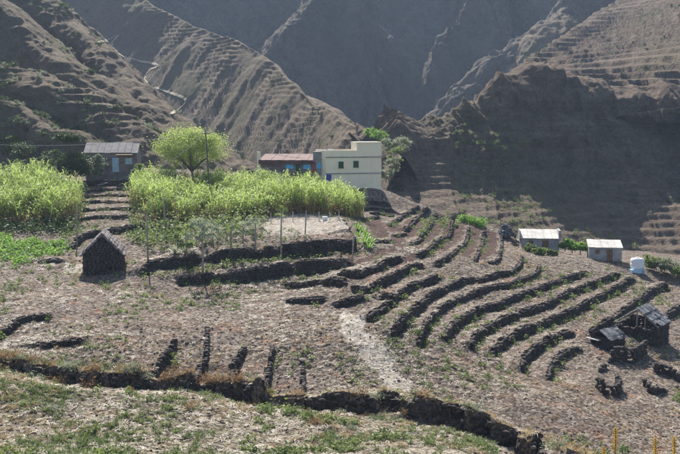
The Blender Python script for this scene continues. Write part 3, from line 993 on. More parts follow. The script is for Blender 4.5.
def stones(cent, size, ang, jit=0.12, rng=RNG, roll=None):
    """cent (n,3), size (n,3) half extents, ang (n,) about z -> V, F"""
    n = len(cent)
    v = BLK_V[None] * (1 + rng.uniform(-jit, jit, (n, 12, 3)))
    tilt = rng.uniform(-0.16, 0.16, (n, 2))
    v = v * size[:, None]
    v[..., 2] += v[..., 0] * tilt[:, None, 0] + v[..., 1] * tilt[:, None, 1]
    if roll is not None:
        cr, sr = np.cos(roll)[:, None], np.sin(roll)[:, None]
        v[..., 0], v[..., 2] = v[..., 0] * cr + v[..., 2] * sr, -v[..., 0] * sr + v[..., 2] * cr
    c, s = np.cos(ang)[:, None], np.sin(ang)[:, None]
    x = v[..., 0] * c - v[..., 1] * s
    y = v[..., 0] * s + v[..., 1] * c
    V = np.stack([x, y, v[..., 2]], -1) + cent[:, None]
    F = ICO_F[None] + (np.arange(n) * 12)[:, None, None]
    return V.reshape(-1, 3), F.reshape(-1, 3)


def wall_stones(c, h, ragged=0.0, sz=1.0, gap=0.03):
    """stones along a world polyline c whose uphill side is on its left; h per vertex"""
    t = np.gradient(c, axis=0)
    t /= np.linalg.norm(t, axis=1)[:, None] + 1e-9
    nl = np.c_[-t[:, 1], t[:, 0]]
    s = np.r_[0, np.cumsum(np.linalg.norm(np.diff(c, axis=0), axis=1))]
    top = height(c[:, 0] + nl[:, 0] * 0.1, c[:, 1] + nl[:, 1] * 0.1)
    bot = height(c[:, 0] - nl[:, 0] * 0.62, c[:, 1] - nl[:, 1] * 0.62)
    C, Z, A = [], [], []
    z0 = 0.0
    row = 0
    hmax = float((top - bot).max()) + 0.2
    while z0 < hmax:
        rh = random.uniform(0.15, 0.24) * sz
        u = random.uniform(0, 0.3)
        while u < s[-1]:
            ln = random.uniform(0.2, 0.5) * sz
            uc = min(u + ln / 2, s[-1])
            px, py = np.interp(uc, s, c[:, 0]), np.interp(uc, s, c[:, 1])
            nx, ny = np.interp(uc, s, nl[:, 0]), np.interp(uc, s, nl[:, 1])
            tp, bt = np.interp(uc, s, top), np.interp(uc, s, bot)
            z = bt - 0.12 + z0
            if z + rh * 0.9 < tp + random.uniform(-0.06, 0.08) and random.random() > gap:
                o = random.uniform(-0.40, -0.30) + 0.10 * (z - bt) + ragged * random.uniform(-0.35, 0.15)
                C.append((px + nx * o, py + ny * o, z + rh / 2))
                Z.append((ln * 0.56, random.uniform(0.13, 0.2), rh * 0.58))
                A.append(math.atan2(-nx, ny) + random.uniform(-0.25, 0.25))
            u += ln * random.uniform(0.92, 1.08)
        z0 += rh
        row += 1
    nb = len(C)
    u = 0.0
    while u < s[-1]:
        ln = random.uniform(0.2, 0.45) * sz
        uc = min(u + ln / 2, s[-1])
        if random.random() < 0.12 and np.interp(uc, s, top - bot) > 0.22:
            px, py = np.interp(uc, s, c[:, 0]), np.interp(uc, s, c[:, 1])
            nx, ny = np.interp(uc, s, nl[:, 0]), np.interp(uc, s, nl[:, 1])
            o = random.uniform(-0.30, -0.15)
            C.append((px + nx * o, py + ny * o, np.interp(uc, s, top) - random.uniform(0.05, 0.10)))
            Z.append((ln * 0.56, random.uniform(0.16, 0.22), random.uniform(0.06, 0.09)))
            A.append(math.atan2(-nx, ny) + random.uniform(-0.25, 0.25))
        u += ln
    v, f = stones(np.array(C), np.array(Z), np.array(A), 0.18)
    return v, f, np.repeat(np.r_[np.zeros(nb), np.ones(len(C) - nb)], 20)


for w in WL:
    last = w is WL[-1]
    v, f, mi = wall_stones(w['c'], w['h'], 0.9 if last else 0.12, 1.2 if last else (0.75 if w['grp'] == LOW else 1.0), 0.5 if last else 0.03)
    ctr = np.r_[w['c'].mean(0), 0]
    ctr[2] = hz(ctr[0], ctr[1])
    o = mesh_np('rock_ledge' if ('ledge' in w['lab']) else 'terrace_wall', v - ctr, f, [M['stone'], M['lip']], midx=mi)
    o.location = ctr
    tag(o, w['lab'], 'ledge' if 'ledge' in w['lab'] else 'wall', w['grp'], 'thing')

#PART2
# ---------------------------------------------------------------- buildings
def local(o, p):
    """world point -> local of an unparented empty with z rotation"""
    c, s = math.cos(-o.rotation_euler.z), math.sin(-o.rotation_euler.z)
    d = Vector(p) - o.location
    return Vector((d.x * c - d.y * s, d.x * s + d.y * c, d.z))


def facade(o, px, py):
    """photo pixel -> (s, z) on the local y=0 plane of o"""
    C = local(o, (0, 0, 0))
    d = local(o, Vector(o.location) + Vector(ray(px, py)))
    t = -C.y / d.y
    return C.x + d.x * t, C.z + d.z * t


def window(parent, o, x0, y0, x1, y1, mat, proud=0.04, bars=1):
    a, zt = facade(o, x0, y0)
    b, zb = facade(o, x1, y1)
    f = MB()
    t = 0.07
    f.box(a, a + t, -proud - .03, .02, zb, zt); f.box(b - t, b, -proud - .03, .02, zb, zt)
    f.box(a + t, b - t, -proud - .03, .02, zt - t, zt); f.box(a - .06, b + .06, -proud - .07, .02, zb - .07, zb)
    w = f.build('window', mat, parent)
    n = 2 * bars
    ww = (b - a - 2 * t) / n
    for k in range(n):
        s = MB()
        s.box(a + t + ww * k + .015, a + t + ww * (k + 1) - .015, -proud, .01, zb + .01, zt - t - .01)
        for j in range(5):
            z = zb + .12 + (zt - zb - t - .2) * j / 4
            s.box(a + t + ww * k + .05, a + t + ww * (k + 1) - .05, -proud - .02, -proud - .002, z - .03, z + .03)
        s.build('shutter', mat, w)
    return w


def door(parent, o, x0, y0, x1, y1, mat):
    a, zt = facade(o, x0, y0)
    b, zb = facade(o, x1, y1)
    m = MB()
    m.box(a, b, -.06, .02, zb, zt)
    for k in range(4):
        xx = a + (b - a) * (k + .5) / 4
        m.box(xx - .08, xx + .08, -.085, -.062, zb + .1, zt - .1)
    d = m.build('door', mat, parent)
    h = MB()
    h.box(b - .16, b - .10, -.13, -.087, (zb + zt) / 2 - .1, (zb + zt) / 2 + .1)
    h.build('handle', M['grey'], d)
    return d


# cream two-storey house
pl_, pr_ = P(326, 183, 130.5), P(381.3, 190, 132.5)
rz = math.atan2(pr_[1] - pl_[1], pr_[0] - pl_[0])
ch = empty('cream_house', (pl_[0], pl_[1], pl_[2]), rz, 'two-storey cream house with dark green shutters, a deep blue door and a small rooftop room', 'house')
W = math.hypot(pr_[0] - pl_[0], pr_[1] - pl_[1])
_, zpar = facade(ch, 340, 150.5)
xt, ztow = facade(ch, 357, 142.6)
_, zc1 = facade(ch, 350, 157)
_, zc2 = facade(ch, 350, 173.3)
m = MB()
m.box(0, W, 0, 6.5, -2.6, zc2 - .06); m.box(.02, W - .02, .02, 6.48, zc2 - .06, zc1)
m.build('wall', M['cream'], ch)
m = MB()
m.box(.01, W - .01, .01, .16, zc1, zpar); m.box(.01, W - .01, 6.34, 6.49, zc1, zpar); m.box(.01, .16, .16, 6.34, zc1, zpar); m.box(W - .16, W - .01, .16, 6.34, zc1, zpar)
m.build('parapet', M['cream'], ch)
m = MB(); m.box(.16, W - .16, .16, 6.34, zc1 + .02, zc1 + .12); m.build('roof', M['grey'], ch)
m = MB(); m.box(xt, W - .005, .005, 3.2, zpar - .5, ztow); m.build('rooftop_room', M['cream'], ch)
m = MB(); m.box(xt - .06, W + .05, -.05, 3.25, ztow, ztow + .08); m.build('rooftop_room_coping', M['cream'], ch)
for zc in (zc1, zc2):
    m = MB(); m.box(-.06, W + .06, -.09, .03, zc - .09, zc + .05); m.build('string_course', M['grey'], ch)
window(ch, ch, 338.6, 161.6, 343.4, 167.8, M['green'])
window(ch, ch, 353.5, 160.9, 358.4, 167.0, M['green'])
door(ch, ch, 324.9 + 1.3, 174.4, 331.2, 184, M['navy'])
m = MB()
for k in range(5):
    xk = .3 + k * 1.05
    m = MB(); m.tube([(xk, 6.4, zpar - .1), (xk, 6.4, zpar + .55)], .03, 5); m.build('rebar_stub', M['grey'], ch)
pass
tk = empty('roof_barrel', ch.matrix_world @ Vector((0, 0, 0)), 0, 'small pale barrel standing on the roof of the cream house', 'barrel')
tk.location = (pl_[0] + 1.2 * math.cos(rz) - 2.2 * math.sin(rz), pl_[1] + 1.2 * math.sin(rz) + 2.2 * math.cos(rz), pl_[2] + zc1 + .12)
m = MB(); m.tube([(0, 0, 0), (0, 0, .1), (0, 0, .5), (0, 0, .9), (0, 0, .95)], [.30, .33, .36, .33, .30], 14); m.build('body', M['white'], tk, True)
m = MB(); m.tube([(0, 0, .955), (0, 0, 1.02)], [.24, .2], 12); m.build('lid', M['grey'], tk)

# long low house with the reddish roof
a_, b_ = P(261, 178, 134), P(325.5, 182, 133)
rz = math.atan2(b_[1] - a_[1], b_[0] - a_[0])
lh = empty('row_house', (a_[0], a_[1], a_[2]), rz, 'long low house with a reddish roof and bright blue windows beside the cream house', 'house')
W2 = math.hypot(b_[0] - a_[0], b_[1] - a_[1])
xr, zr = facade(lh, 313, 152.3)
_, ze = facade(lh, 290, 160.2)
m = MB(); m.box(0, xr - .02, 0, 4.6, -2.5, ze); m.build('wall', M['purplewall'], lh)
m = MB()
nsh = 9
for k in range(nsh):
    x0, x1 = -.2 + (xr + .3) * k / nsh, -.2 + (xr + .3) * (k + 1) / nsh - .03
    z0 = ze + .02 + (k % 2) * .02
    m2 = MB()
    m2.slab([(x0, -.35, z0), (x1, -.35, z0), (x1, 4.7, ze + .75 + (k % 2) * .02), (x0, 4.7, ze + .75 + (k % 2) * .02)], .06)
    m2.build('roof_sheet', M['redroof'], lh)
m = MB(); m.box(-.25, xr + .1, -.40, -.352, ze - .55, ze - .01); m.build('fascia', M['redroof'], lh)
m = MB(); m.box(xr, W2, .01, 4.2, -2.5, zr + .1); m.build('side_room', M['grey'], lh)
for (x0, y0, x1, y1) in ((286, 161.8, 293.6, 168.3), (303.3, 161.2, 310.6, 168.6), (316.6, 163, 321.3, 168.2)):
    window(lh, lh, x0, y0, x1, y1, M['blue'])
door(lh, lh, 312.2, 162, 315.6, 174, M['red'])
door(lh, lh, 296, 163, 300, 176, M['green'])
m = MB(); m.box(-.5, -.05, -.3, .2, -2, zr + .05); m.build('corner_post', M['cream'], lh)

# old grey-roofed house on the left
a_, b_ = P(86, 177, 131), P(137.5, 178, 131.6)
rz = math.atan2(b_[1] - a_[1], b_[0] - a_[0])
oh = empty('old_house', (a_[0], a_[1], a_[2]), rz, 'old stone house with grey slab roof and pale blue door above the gardens', 'house')
W3 = math.hypot(b_[0] - a_[0], b_[1] - a_[1])
_, ze = facade(oh, 110, 151.8)
m = MB(); m.box(0, W3, 0, 4.8, -2.5, ze - .05); m.build('wall', M['purplewall'], oh)
m = MB()
m.hexa([(.0, 0, ze - .05), (.0, 4.8, ze - .05), (.25, 4.8, ze - .05), (.25, 0, ze - .05)], [(.0, 2.3, ze + 1.15), (.0, 2.5, ze + 1.15), (.25, 2.5, ze + 1.15), (.25, 2.3, ze + 1.15)])
m.build('gable', M['purplewall'], oh); m = MB()
m.hexa([(W3 - .25, 0, ze - .05), (W3 - .25, 4.8, ze - .05), (W3, 4.8, ze - .05), (W3, 0, ze - .05)], [(W3 - .25, 2.3, ze + 1.15), (W3 - .25, 2.5, ze + 1.15), (W3, 2.5, ze + 1.15), (W3, 2.3, ze + 1.15)])
m.build('gable', M['purplewall'], oh)
for sgn in (0, 1):
    for k in range(8):
        x0, x1 = -.2 + (W3 + .4) * k / 8, -.2 + (W3 + .4) * (k + 1) / 8 - .03
        y0 = -.3 if sgn == 0 else 5.1
        zz = random.uniform(-.03, .03)
        m = MB(); m.slab([(x0, y0, ze - .12 + zz), (x1, y0, ze - .12 + zz), (x1, 2.4, ze + 1.25 + zz), (x0, 2.4, ze + 1.25 + zz)] if sgn == 0 else
                         [(x1, y0, ze - .12 + zz), (x0, y0, ze - .12 + zz), (x0, 2.4, ze + 1.25 + zz), (x1, 2.4, ze + 1.25 + zz)], .07)
        m.build('roof_panel', M['slate'], oh)
door(oh, oh, 112.3, 158, 119.2, 172, M['paleblue'])
door(oh, oh, 86.5, 158, 92.5, 171.5, M['brown'])
window(oh, oh, 125.3, 158, 132.2, 163.6, M['paleblue'])
m = MB(); m.box(W3 * .62, W3 * .93, -1.6, -.05, ze - .42, ze - .34); m.build('awning', M['drygrass'], oh)
# forecourt wall of the old house
c0, c1 = at(70, 186), at(137, 186)
cw = catmull2([c0[:2], ((c0.x + c1.x) / 2, (c0.y + c1.y) / 2 - .4), c1[:2]], .4)
# (that low wall stands free of the slope, so it gets its own courses)
C_, Z_, A_ = [], [], []
for r_ in range(4):
    for i in range(0, len(cw) - 1):
        p = cw[i]
        C_.append((p[0] + random.uniform(-.05, .05), p[1] + random.uniform(-.06, .06), hz(p[0], p[1]) + .08 + .2 * r_))
        Z_.append((.22, .2, .12)); A_.append(random.uniform(-.2, .2))
v, f = stones(np.array(C_), np.array(Z_), np.array(A_), .18)
o = mesh_np('garden_wall', v, f, M['stone'])
tag(o, 'low stone wall along the forecourt of the old grey-roofed house', 'wall', kind='thing')

# gabled stone hut: stone courses and a slab roof
hb = at(103, 274, 60)
Yh = hb.y
sc_ = FPX / Yh / 1.005
hut = empty('stone_hut', (hb.x, hb.y, hb.z), R(10), 'gabled hut of dark dry stone with a stone-covered roof, alone above the straw field', 'hut')
hw, hd, he, hr = 1.74, 3.9, 2.0, 3.75
cs, zs, an = [], [], []
zz = -.35
while zz < hr - .2:
    half = hw if zz < he else hw * (hr - zz) / (hr - he)
    u = -half
    while u < half - .05:
        ln = min(random.uniform(.25, .5), half - u)
        for yy in (0, hd):
            cs.append((u + ln / 2, yy + random.uniform(-.05, .05), zz + .11)); zs.append((ln * .55, .22, .125)); an.append(random.uniform(-.1, .1))
        u += ln
    if zz < he:
        u = .2
        while u < hd - .2:
            ln = random.uniform(.25, .5)
            for xx in (-hw + .12, hw - .12):
                cs.append((xx + random.uniform(-.05, .05), u + ln / 2, zz + .11)); zs.append((.22, ln * .55, .125)); an.append(random.uniform(-.1, .1))
            u += ln
    zz += .21
v, f = stones(np.array(cs), np.array(zs), np.array(an), .16)
o = mesh_np('stone_courses', v, f, M['stone'], hut); o['kind'] = 'stuff'
m = MB()
m.add([(-hw + .2, .1, -.4), (hw - .2, .1, -.4), (hw - .2, .1, he), (0, .1, hr - .25), (-hw + .2, .1, he), (-hw + .2, hd - .1, -.4), (hw - .2, hd - .1, -.4), (hw - .2, hd - .1, he), (0, hd - .1, hr - .25), (-hw + .2, hd - .1, he)],
      [(0, 1, 2, 3, 4), (9, 8, 7, 6, 5), (0, 4, 9, 5), (1, 6, 7, 2), (4, 3, 8, 9), (3, 2, 7, 8)])
m.build('wall_core', M['stone'], hut)
rs, rz_, ra, rr_ = [], [], [], []
pitch_ = math.atan2(hr - he + .28, hw + .28)
for sd in (-1, 1):
    w_ = 0.04
    while w_ < 1.0:
        u = -.25
        while u < hd + .25:
            ln = random.uniform(.25, .5)
            rs.append((sd * (hw + .28) * w_, u + ln / 2, hr + .06 - (hr - he + .28) * w_ + random.uniform(-.03, .04))); rz_.append((.2, ln * .55, .06)); ra.append(random.uniform(-.2, .2)); rr_.append(sd * pitch_)
            u += ln
        w_ += .115
v, f = stones(np.array(rs), np.array(rz_), np.array(ra), .2, RNG, np.array(rr_))
# lean the roof stones with the slope
o = mesh_np('roof_stones', v, f, M['thatch'], hut); o['kind'] = 'stuff'
m = MB()
for sd in (-1, 1):
    m.slab([(0, -.2, hr + .02), (sd * (hw + .25), -.2, he - .2), (sd * (hw + .25), hd + .2, he - .2), (0, hd + .2, hr + .02)][::sd], .12)
m.build('roof_bed', M['thatch'], hut)

# two pale-roofed sheds by the far edge and the white tank
def shed(px0, px1, py, Y, hgt, dep, rise, label, parapet=False):
    a, b = P(px0, py, Y), P(px1, py + 3.0, Y - .6)
    rz = math.atan2(b[1] - a[1], b[0] - a[0])
    z0 = min(hz(a[0], a[1]), hz(b[0], b[1]), a[2])
    o = empty('shed', (a[0], a[1], a[2]), rz, label, 'shed', 'pale-roofed sheds at the edge of the fields')
    w = math.hypot(b[0] - a[0], b[1] - a[1])
    m = MB()
    m.hexa([(0, 0, -1.5), (0, dep, -1.5), (w, dep, -1.5), (w, 0, -1.5)], [(0, 0, hgt), (0, dep, hgt + rise), (w, dep, hgt + rise), (w, 0, hgt)])
    m.build('wall', M['grey'], o)
    n = 5
    for k in range(n):
        x0, x1 = -.12 + (w + .24) * k / n, -.12 + (w + .24) * (k + 1) / n - .025
        m = MB(); e = random.uniform(0, .03)
        m.slab([(x0, -.2, hgt + .06 + e), (x1, -.2, hgt + .06 + e), (x1, dep + .15, hgt + rise + .1 + e), (x0, dep + .15, hgt + rise + .1 + e)], .08)
        m.build('roof_sheet', M['whiteroof'], o)
    if parapet:
        m = MB(); m.box(w - .1, w + .18, -.15, dep + .1, hgt - .2, hgt + rise + .25); m.build('end_parapet', M['grey'], o)
        m = MB(); m.box(-.22, -.125, -.15, dep + .1, hgt - .2, hgt + rise + .2); m.build('end_coping', M['grey'], o)
    m = MB(); m.box(w * .55, w * .72, -.07, .02, -.9, hgt - .2); m.build('door', M['brown'], o)
    m = MB(); m.box(w * .2, w * .32, -.06, .02, hgt * .35, hgt - .25); m.build('shutter', M['brown'], o)
    return o


shed(521, 559, 246.5, 116.5, 1.0, 2.6, .8, 'pale flat-roofed shed with raised end walls beside the bright green crop', True)
shed(588.8, 621.6, 257, 112.5, 1.15, 2.3, .6, 'pale-roofed stone shed next to the white water tank')
tp = P(637, 269, 109.5)
wt = empty('water_tank', tuple(tp), R(8), 'white plastic water tank on a pale blue block at the edge of the fan', 'water tank')
m = MB()
pr = []
hx, hy, r_ = .72, .6, .18
for k in range(16):
    a = 2 * math.pi * k / 16
    cx_, cy_ = math.cos(a), math.sin(a)
    e = lambda q: math.copysign(abs(q) ** .45, q)
    pr.append((hx * e(cx_), hy * e(cy_)))
zl = [(.02, .86), (.08, .97), (.3, 1), (.36, .97), (.42, 1), (.7, 1), (.76, .97), (.82, 1), (1.12, .98), (1.24, .9), (1.30, .6)]
vs = [(x * s, y * s, z) for z, s in zl for x, y in pr]
fs = [(i * 16 + k, i * 16 + (k + 1) % 16, (i + 1) * 16 + (k + 1) % 16, (i + 1) * 16 + k) for i in range(len(zl) - 1) for k in range(16)]
fs.append(tuple((len(zl) - 1) * 16 + k for k in range(16)))
m.add(vs, fs); m.build('body', M['white'], wt, True)
m = MB(); m.tube([(0, 0, 1.3), (0, 0, 1.4)], [.24, .22], 12); m.build('lid', M['white'], wt)
m = MB(); m.box(-.95, .7, -.65, .65, -1.3, .015); m.build('plinth', M['paleblue'], wt)
m = MB(); m.tube([(.4, -.62, .2), (.4, -.74, .2), (.4, -.76, -.6)], .035, 6); m.build('pipe', M['grey'], wt)

# half-roofed stone hut, lower right
rb = at(636, 338, 50)
rh = empty('ruined_hut', (rb.x, rb.y, rb.z), R(-38), 'half-roofed stone hut with bare poles on one slope and grey slabs on the other', 'hut')
w2, d2, e2, r2 = 1.75, 3.0, 1.15, 2.55


def stone_run(a, b, z0, z1, thick=.24, top2=None):
    cs, zs, an = [], [], []
    a, b = Vector(a), Vector(b)
    L = (b - a).length
    d = (b - a) / L
    ang = math.atan2(d.y, d.x)
    z = z0
    while z < z1:
        u = 0
        while u < L:
            ln = min(random.uniform(.25, .5), L - u + .05)
            lim = z1 if top2 is None else z1 + (top2 - z1) * u / L
            if z < lim + random.uniform(-.12, .05):
                p = a + d * (u + ln / 2)
                cs.append((p.x + random.uniform(-.04, .04), p.y + random.uniform(-.04, .04), z + .1)); zs.append((ln * .55, thick, .12)); an.append(ang + random.uniform(-.1, .1))
            u += ln
        z += .2
    return stones(np.array(cs), np.array(zs), np.array(an), .17)


def add_run(parent, name, *a, **k):
    v, f = stone_run(*a, **k)
    o = mesh_np(name, v, f, M['stone'], parent)
    return o


add_run(rh, 'front_wall', (-w2, 0, 0), (w2, 0, 0), -1.3, .95)
add_run(rh, 'side_wall', (w2, 0, 0), (w2, d2, 0), -1.3, e2)
add_run(rh, 'side_wall', (-w2, 0, 0), (-w2, d2, 0), -.6, e2)
add_run(rh, 'back_wall', (-w2, d2, 0), (w2, d2, 0), -.5, e2 + .3)
m = MB(); m.tube([(0, -.1, r2), (0, d2 + .1, r2)], .07, 6); m.build('ridge_pole', M['greywood'], rh)
for yy in (0.05, d2 - .1):
    m = MB(); m.tube([(0.0, yy, -.5), (0, yy, r2)], .06, 6); m.build('post', M['greywood'], rh)
m = MB(); m.tube([(.75, .05, .6), (.75, .05, 1.9)], .045, 6); m.build('post', M['greywood'], rh)
for k in range(5):
    yy = .0 + k * d2 / 4
    m = MB(); m.tube([(0, yy, r2 + .05), (-w2 - .3, yy + random.uniform(-.15, .15), e2 + .05)], .05, 6); m.build('rafter', M['greywood'], rh)
    m = MB(); m.tube([(0, yy, r2 + .03), (w2 + .25, yy, e2 + .0)], .05, 6); m.build('rafter', M['greywood'], rh)
for k in range(4):
    t = .15 + k * .25
    m = MB(); x_ = -(w2 + .2) * t; z_ = r2 + .13 - (r2 - e2) * t
    m.tube([(x_, -.9 - .3 * random.random(), z_ - .05), (x_, d2 + .2, z_ + .05)], .045, 6); m.build('pole', M['greywood'], rh)
for i in range(6):
    for j in range(7):
        if (i, j) in ((5, 0), (0, 6)): continue
        t0, t1 = i / 6, (i + 1) / 6 + .02
        y0, y1 = -.15 + (d2 + .3) * j / 7, -.15 + (d2 + .3) * (j + 1) / 7 - .03
        zf = lambda t: r2 + .16 - (r2 - e2 + .1) * t
        u = random.uniform(0, .10) + .035 * (i % 2)
        m = MB()
        m.slab([((w2 + .3) * t0, y0, zf(t0) + u), ((w2 + .3) * t1, y0 + random.uniform(-.03, .03), zf(t1) + u + .03), ((w2 + .3) * t1, y1, zf(t1) + u + .03), ((w2 + .3) * t0, y1, zf(t0) + u)], .05)
        m.build('slab', M['flag'], rh)

# small slab-roofed hut beside it
sb = at(600, 346, 50)
sh = empty('small_hut', (sb.x, sb.y, sb.z), R(-52), 'tiny collapsed stone hut with a slab roof, left of the half-roofed hut', 'hut')
add_run(sh, 'front_wall', (-.95, 0, 0), (.95, 0, 0), -1.0, .8)
add_run(sh, 'side_wall', (.95, 0, 0), (.95, 2.0, 0), -1.0, .8)
add_run(sh, 'side_wall', (-.95, 0, 0), (-.95, 2.0, 0), -.8, .8)
add_run(sh, 'back_wall', (-.95, 2.0, 0), (.95, 2.0, 0), -.6, .9)
for sd in (-1, 1):
    for j in range(4):
        for i in range(3):
            t0, t1 = i / 3, (i + 1) / 3 + .02
            y0, y1 = -.2 + 2.4 * j / 4, -.2 + 2.4 * (j + 1) / 4 - .03
            zf = lambda t: 1.45 - .75 * t
            u = random.uniform(0, .06) + .03 * (i % 2)
            q = [(sd * 1.2 * t0, y0, zf(t0) + u), (sd * 1.2 * t1, y0, zf(t1) + u), (sd * 1.2 * t1, y1, zf(t1) + u), (sd * 1.2 * t0, y1, zf(t0) + u)]
            m = MB(); m.slab(q[::sd], .06); m.build('slab', M['flag'], sh)
m = MB(); m.box(-1.15, .2, -.55, -.2, .55, .62, j=.03); m.build('shelf_stone', M['whiteroof'], sh)

# tumbled pens low on the right
def pen(pts, h, label, name='stone_pen'):
    c = [at(*p, y0=50) for p in pts]
    ctr = sum(c, Vector()) / len(c)
    o = empty(name, tuple(ctr), 0, label, 'stone pen', 'tumbled stone pens at the lower right')
    w = catmull2([p[:2] for p in c], .3)
    cs, zs, an = [], [], []
    for i in range(len(w) - 1):
        d = w[i + 1] - w[i]
        for r_ in range(int(h / .2) + 2):
            if r_ > 1 and random.random() < .12 or r_ * .2 > h * (.75 + .8 * float(fbm(w[i][0] / 2.6, w[i][1] / 2.6, 0, 2, 55))): continue
            cs.append((w[i][0] - ctr.x + random.uniform(-.08, .08), w[i][1] - ctr.y + random.uniform(-.08, .08), hz(*w[i]) - ctr.z - .1 + .2 * r_))
            zs.append((.2, .2, .13)); an.append(math.atan2(d[1], d[0]) + random.uniform(-.3, .3))
    v, f = stones(np.array(cs), np.array(zs), np.array(an), .2)
    mesh_np('stones', v, f, M['stone'], o)['kind'] = 'stuff'
    return o


pen([(598, 389), (603, 394), (612, 396), (619, 393), (617, 386)], .9, 'small round stone pen, pale rim, below the huts at the lower right')
pen([(600, 372), (607, 365), (618, 361), (632, 362), (640, 357), (646, 352)], 1.2, 'broken stone wall of a yard in front of the half-roofed hut')
pen([(645, 386), (652, 393), (662, 392), (672, 386), (684, 392)], 1.3, 'tumbled stone pen at the right edge of the field')
pen([(655, 372), (666, 374), (678, 380), (690, 384)], 1.1, 'low stone enclosure wall above the pen at the right edge')

# grey rock pile beside the tilled strips
rp = at(505, 236, 60)
cs = RNG.normal(0, 1, (90, 3)) * np.array([.55, .5, .1])
cs[:, 2] = np.clip(1.7 - 1.25 * np.hypot(cs[:, 0], cs[:, 1]), 0, 2) * RNG.uniform(.3, 1, 90)
v, f = stones(cs, RNG.uniform(.16, .34, (90, 3)), RNG.uniform(0, 3, 90), .2)
o = mesh_np('rock_pile', v, f, M['flag']); o.location = rp
tag(o, 'cone of grey rocks at the end of the tilled strips by the pale shed', 'rock pile')

# ---------------------------------------------------------------- poles, posts, wires
def pole(name, p, top, r, mat, label, cat, group=None, lean=(0, 0), cross=False):
    o = empty(name, tuple(p), 0, label, cat, group)
    h = top
    m = MB(); m.tube([(0, 0, -.4), (lean[0] * .5, lean[1] * .5, h * .5), (lean[0], lean[1], h)], [r, r * .9, r * .7], 8); m.build('shaft', mat, o, True)
    if cross:
        m = MB(); m.box(lean[0] - .5, lean[0] + .5, -.05, .05, h - .5, h - .4); a = m.build('crossarm', mat, o)
        for s in (-.4, .4):
            m = MB(); m.tube([(lean[0] + s, 0, h - .4), (lean[0] + s, 0, h - .33), (lean[0] + s, 0, h - .28)], [.03, .05, .03], 6); m.build('insulator', M['white'], a)
    else:
        m = MB(); m.tube([(lean[0], lean[1], h), (lean[0], lean[1], h + .04)], [r * .85, r * .5], 8); m.build('cap', mat, o)
    return o


def ztop(p, py):
    d = ray(CX, py)
    return d[2] / d[1] * p.y - p.z


g = on(211, 117.0)
up = pole('utility_pole', g, ztop(g, 130), .11, M['bark'], 'tall thin utility pole rising out of the sugar cane', 'pole', None, (-.45, 0), True)
polespots = [(77, 248, 205, 'leaning bare pole left of the gabled hut'), (352, 264, 238, 'grey post at the corner of the retaining wall under the drying plot'),
             (305, 234, 211, 'thin tall post standing in the middle of the drying plot')]
for px, py, ty, lab in polespots:
    p = at(px, py, 60)
    pole('post', p, ztop(p, ty), .07, M['greywood'], lab, 'post', 'tall posts among the gardens', (.15, 0))
fence_spots = [(271, 223, 213), (283, 222, 212), (293, 222, 212), (319, 221, 212), (330, 220, 212), (339, 219, 211)]
for fi, (px, py, ty) in enumerate(fence_spots):
    p = at(px, py, 60)
    pole('fence_post', p, ztop(p, ty), .05, M['whiteroof'], ('leftmost', 'second', 'third', 'fourth', 'fifth', 'rightmost')[fi] + ' short pale post along the back edge of the grassy drying plot', 'post', 'short pale posts behind the drying plot')


def wire(p0, p1, sag, label):
    p0, p1 = Vector(p0), Vector(p1)
    pts = []
    for i in range(17):
        t = i / 16
        p = p0.lerp(p1, t)
        p.z -= sag * 4 * t * (1 - t)
        pts.append(p)
    m = MB(); m.tube(pts, .022, 5)
    o = m.build('overhead_wire', M['wire'])
    return tag(o, label, 'wire', 'wires slung across the gardens')


ptop = Vector((up.location.x - .45, up.location.y, up.location.z + ztop(g, 131.5)))
wire(P(-30, 143, 121), ptop, .9, 'long thin wire crossing from the left edge to the utility pole')
wire(ptop, P(160, 168, 112), .3, 'thin stay wire slanting down left from the utility pole')
wire(ptop, P(300, 158, 131), .5, 'thin wire running from the utility pole to the red-roofed house')
q0, q1 = at(98, 189, 60), at(142, 178, 60)
m = MB(); m.tube([(q0.x, q0.y, q0.z + .5), ((q0.x + q1.x) / 2, (q0.y + q1.y) / 2, (q0.z + q1.z) / 2 + .55), (q1.x, q1.y, q1.z + .9)], .06, 6)
tag(m.build('handrail', M['greywood']), 'pale slanting pole lying beside the forecourt of the old house', 'pole')
bk = at(325, 221, 60)
o = empty('bucket', tuple(bk), 0, 'white bucket left at the back of the drying plot', 'bucket')
m = MB(); m.tube([(0, 0, 0), (0, 0, .25), (0, 0, .5)], [.24, .28, .32], 14); m.build('pail', M['white'], o, True)
m = MB(); m.tube([(.32 * math.cos(a), 0, .5 + .2 * math.sin(a)) for a in np.linspace(0, math.pi, 9)], .015, 5); m.build('handle', M['grey'], o)

# ---------------------------------------------------------------- trees and plants
def leafquads(cent, nrm, size, asp=1.7, rng=RNG):
    """kite-shaped leaves: two triangles each"""
    n = len(cent)
    nrm = nrm / (np.linalg.norm(nrm, axis=1)[:, None] + 1e-9)
    r = rng.normal(0, 1, (n, 3))
    a = np.cross(nrm, r); a /= np.linalg.norm(a, axis=1)[:, None] + 1e-9
    b = np.cross(nrm, a)
    s = size[:, None]
    V = np.stack([cent - a * s * asp * .5, cent + b * s * .5 + nrm * s * .12, cent + a * s * asp * .5, cent - b * s * .5 + nrm * s * .12], 1)
    F = np.arange(n * 4).reshape(n, 4)
    return V.reshape(-1, 3), F


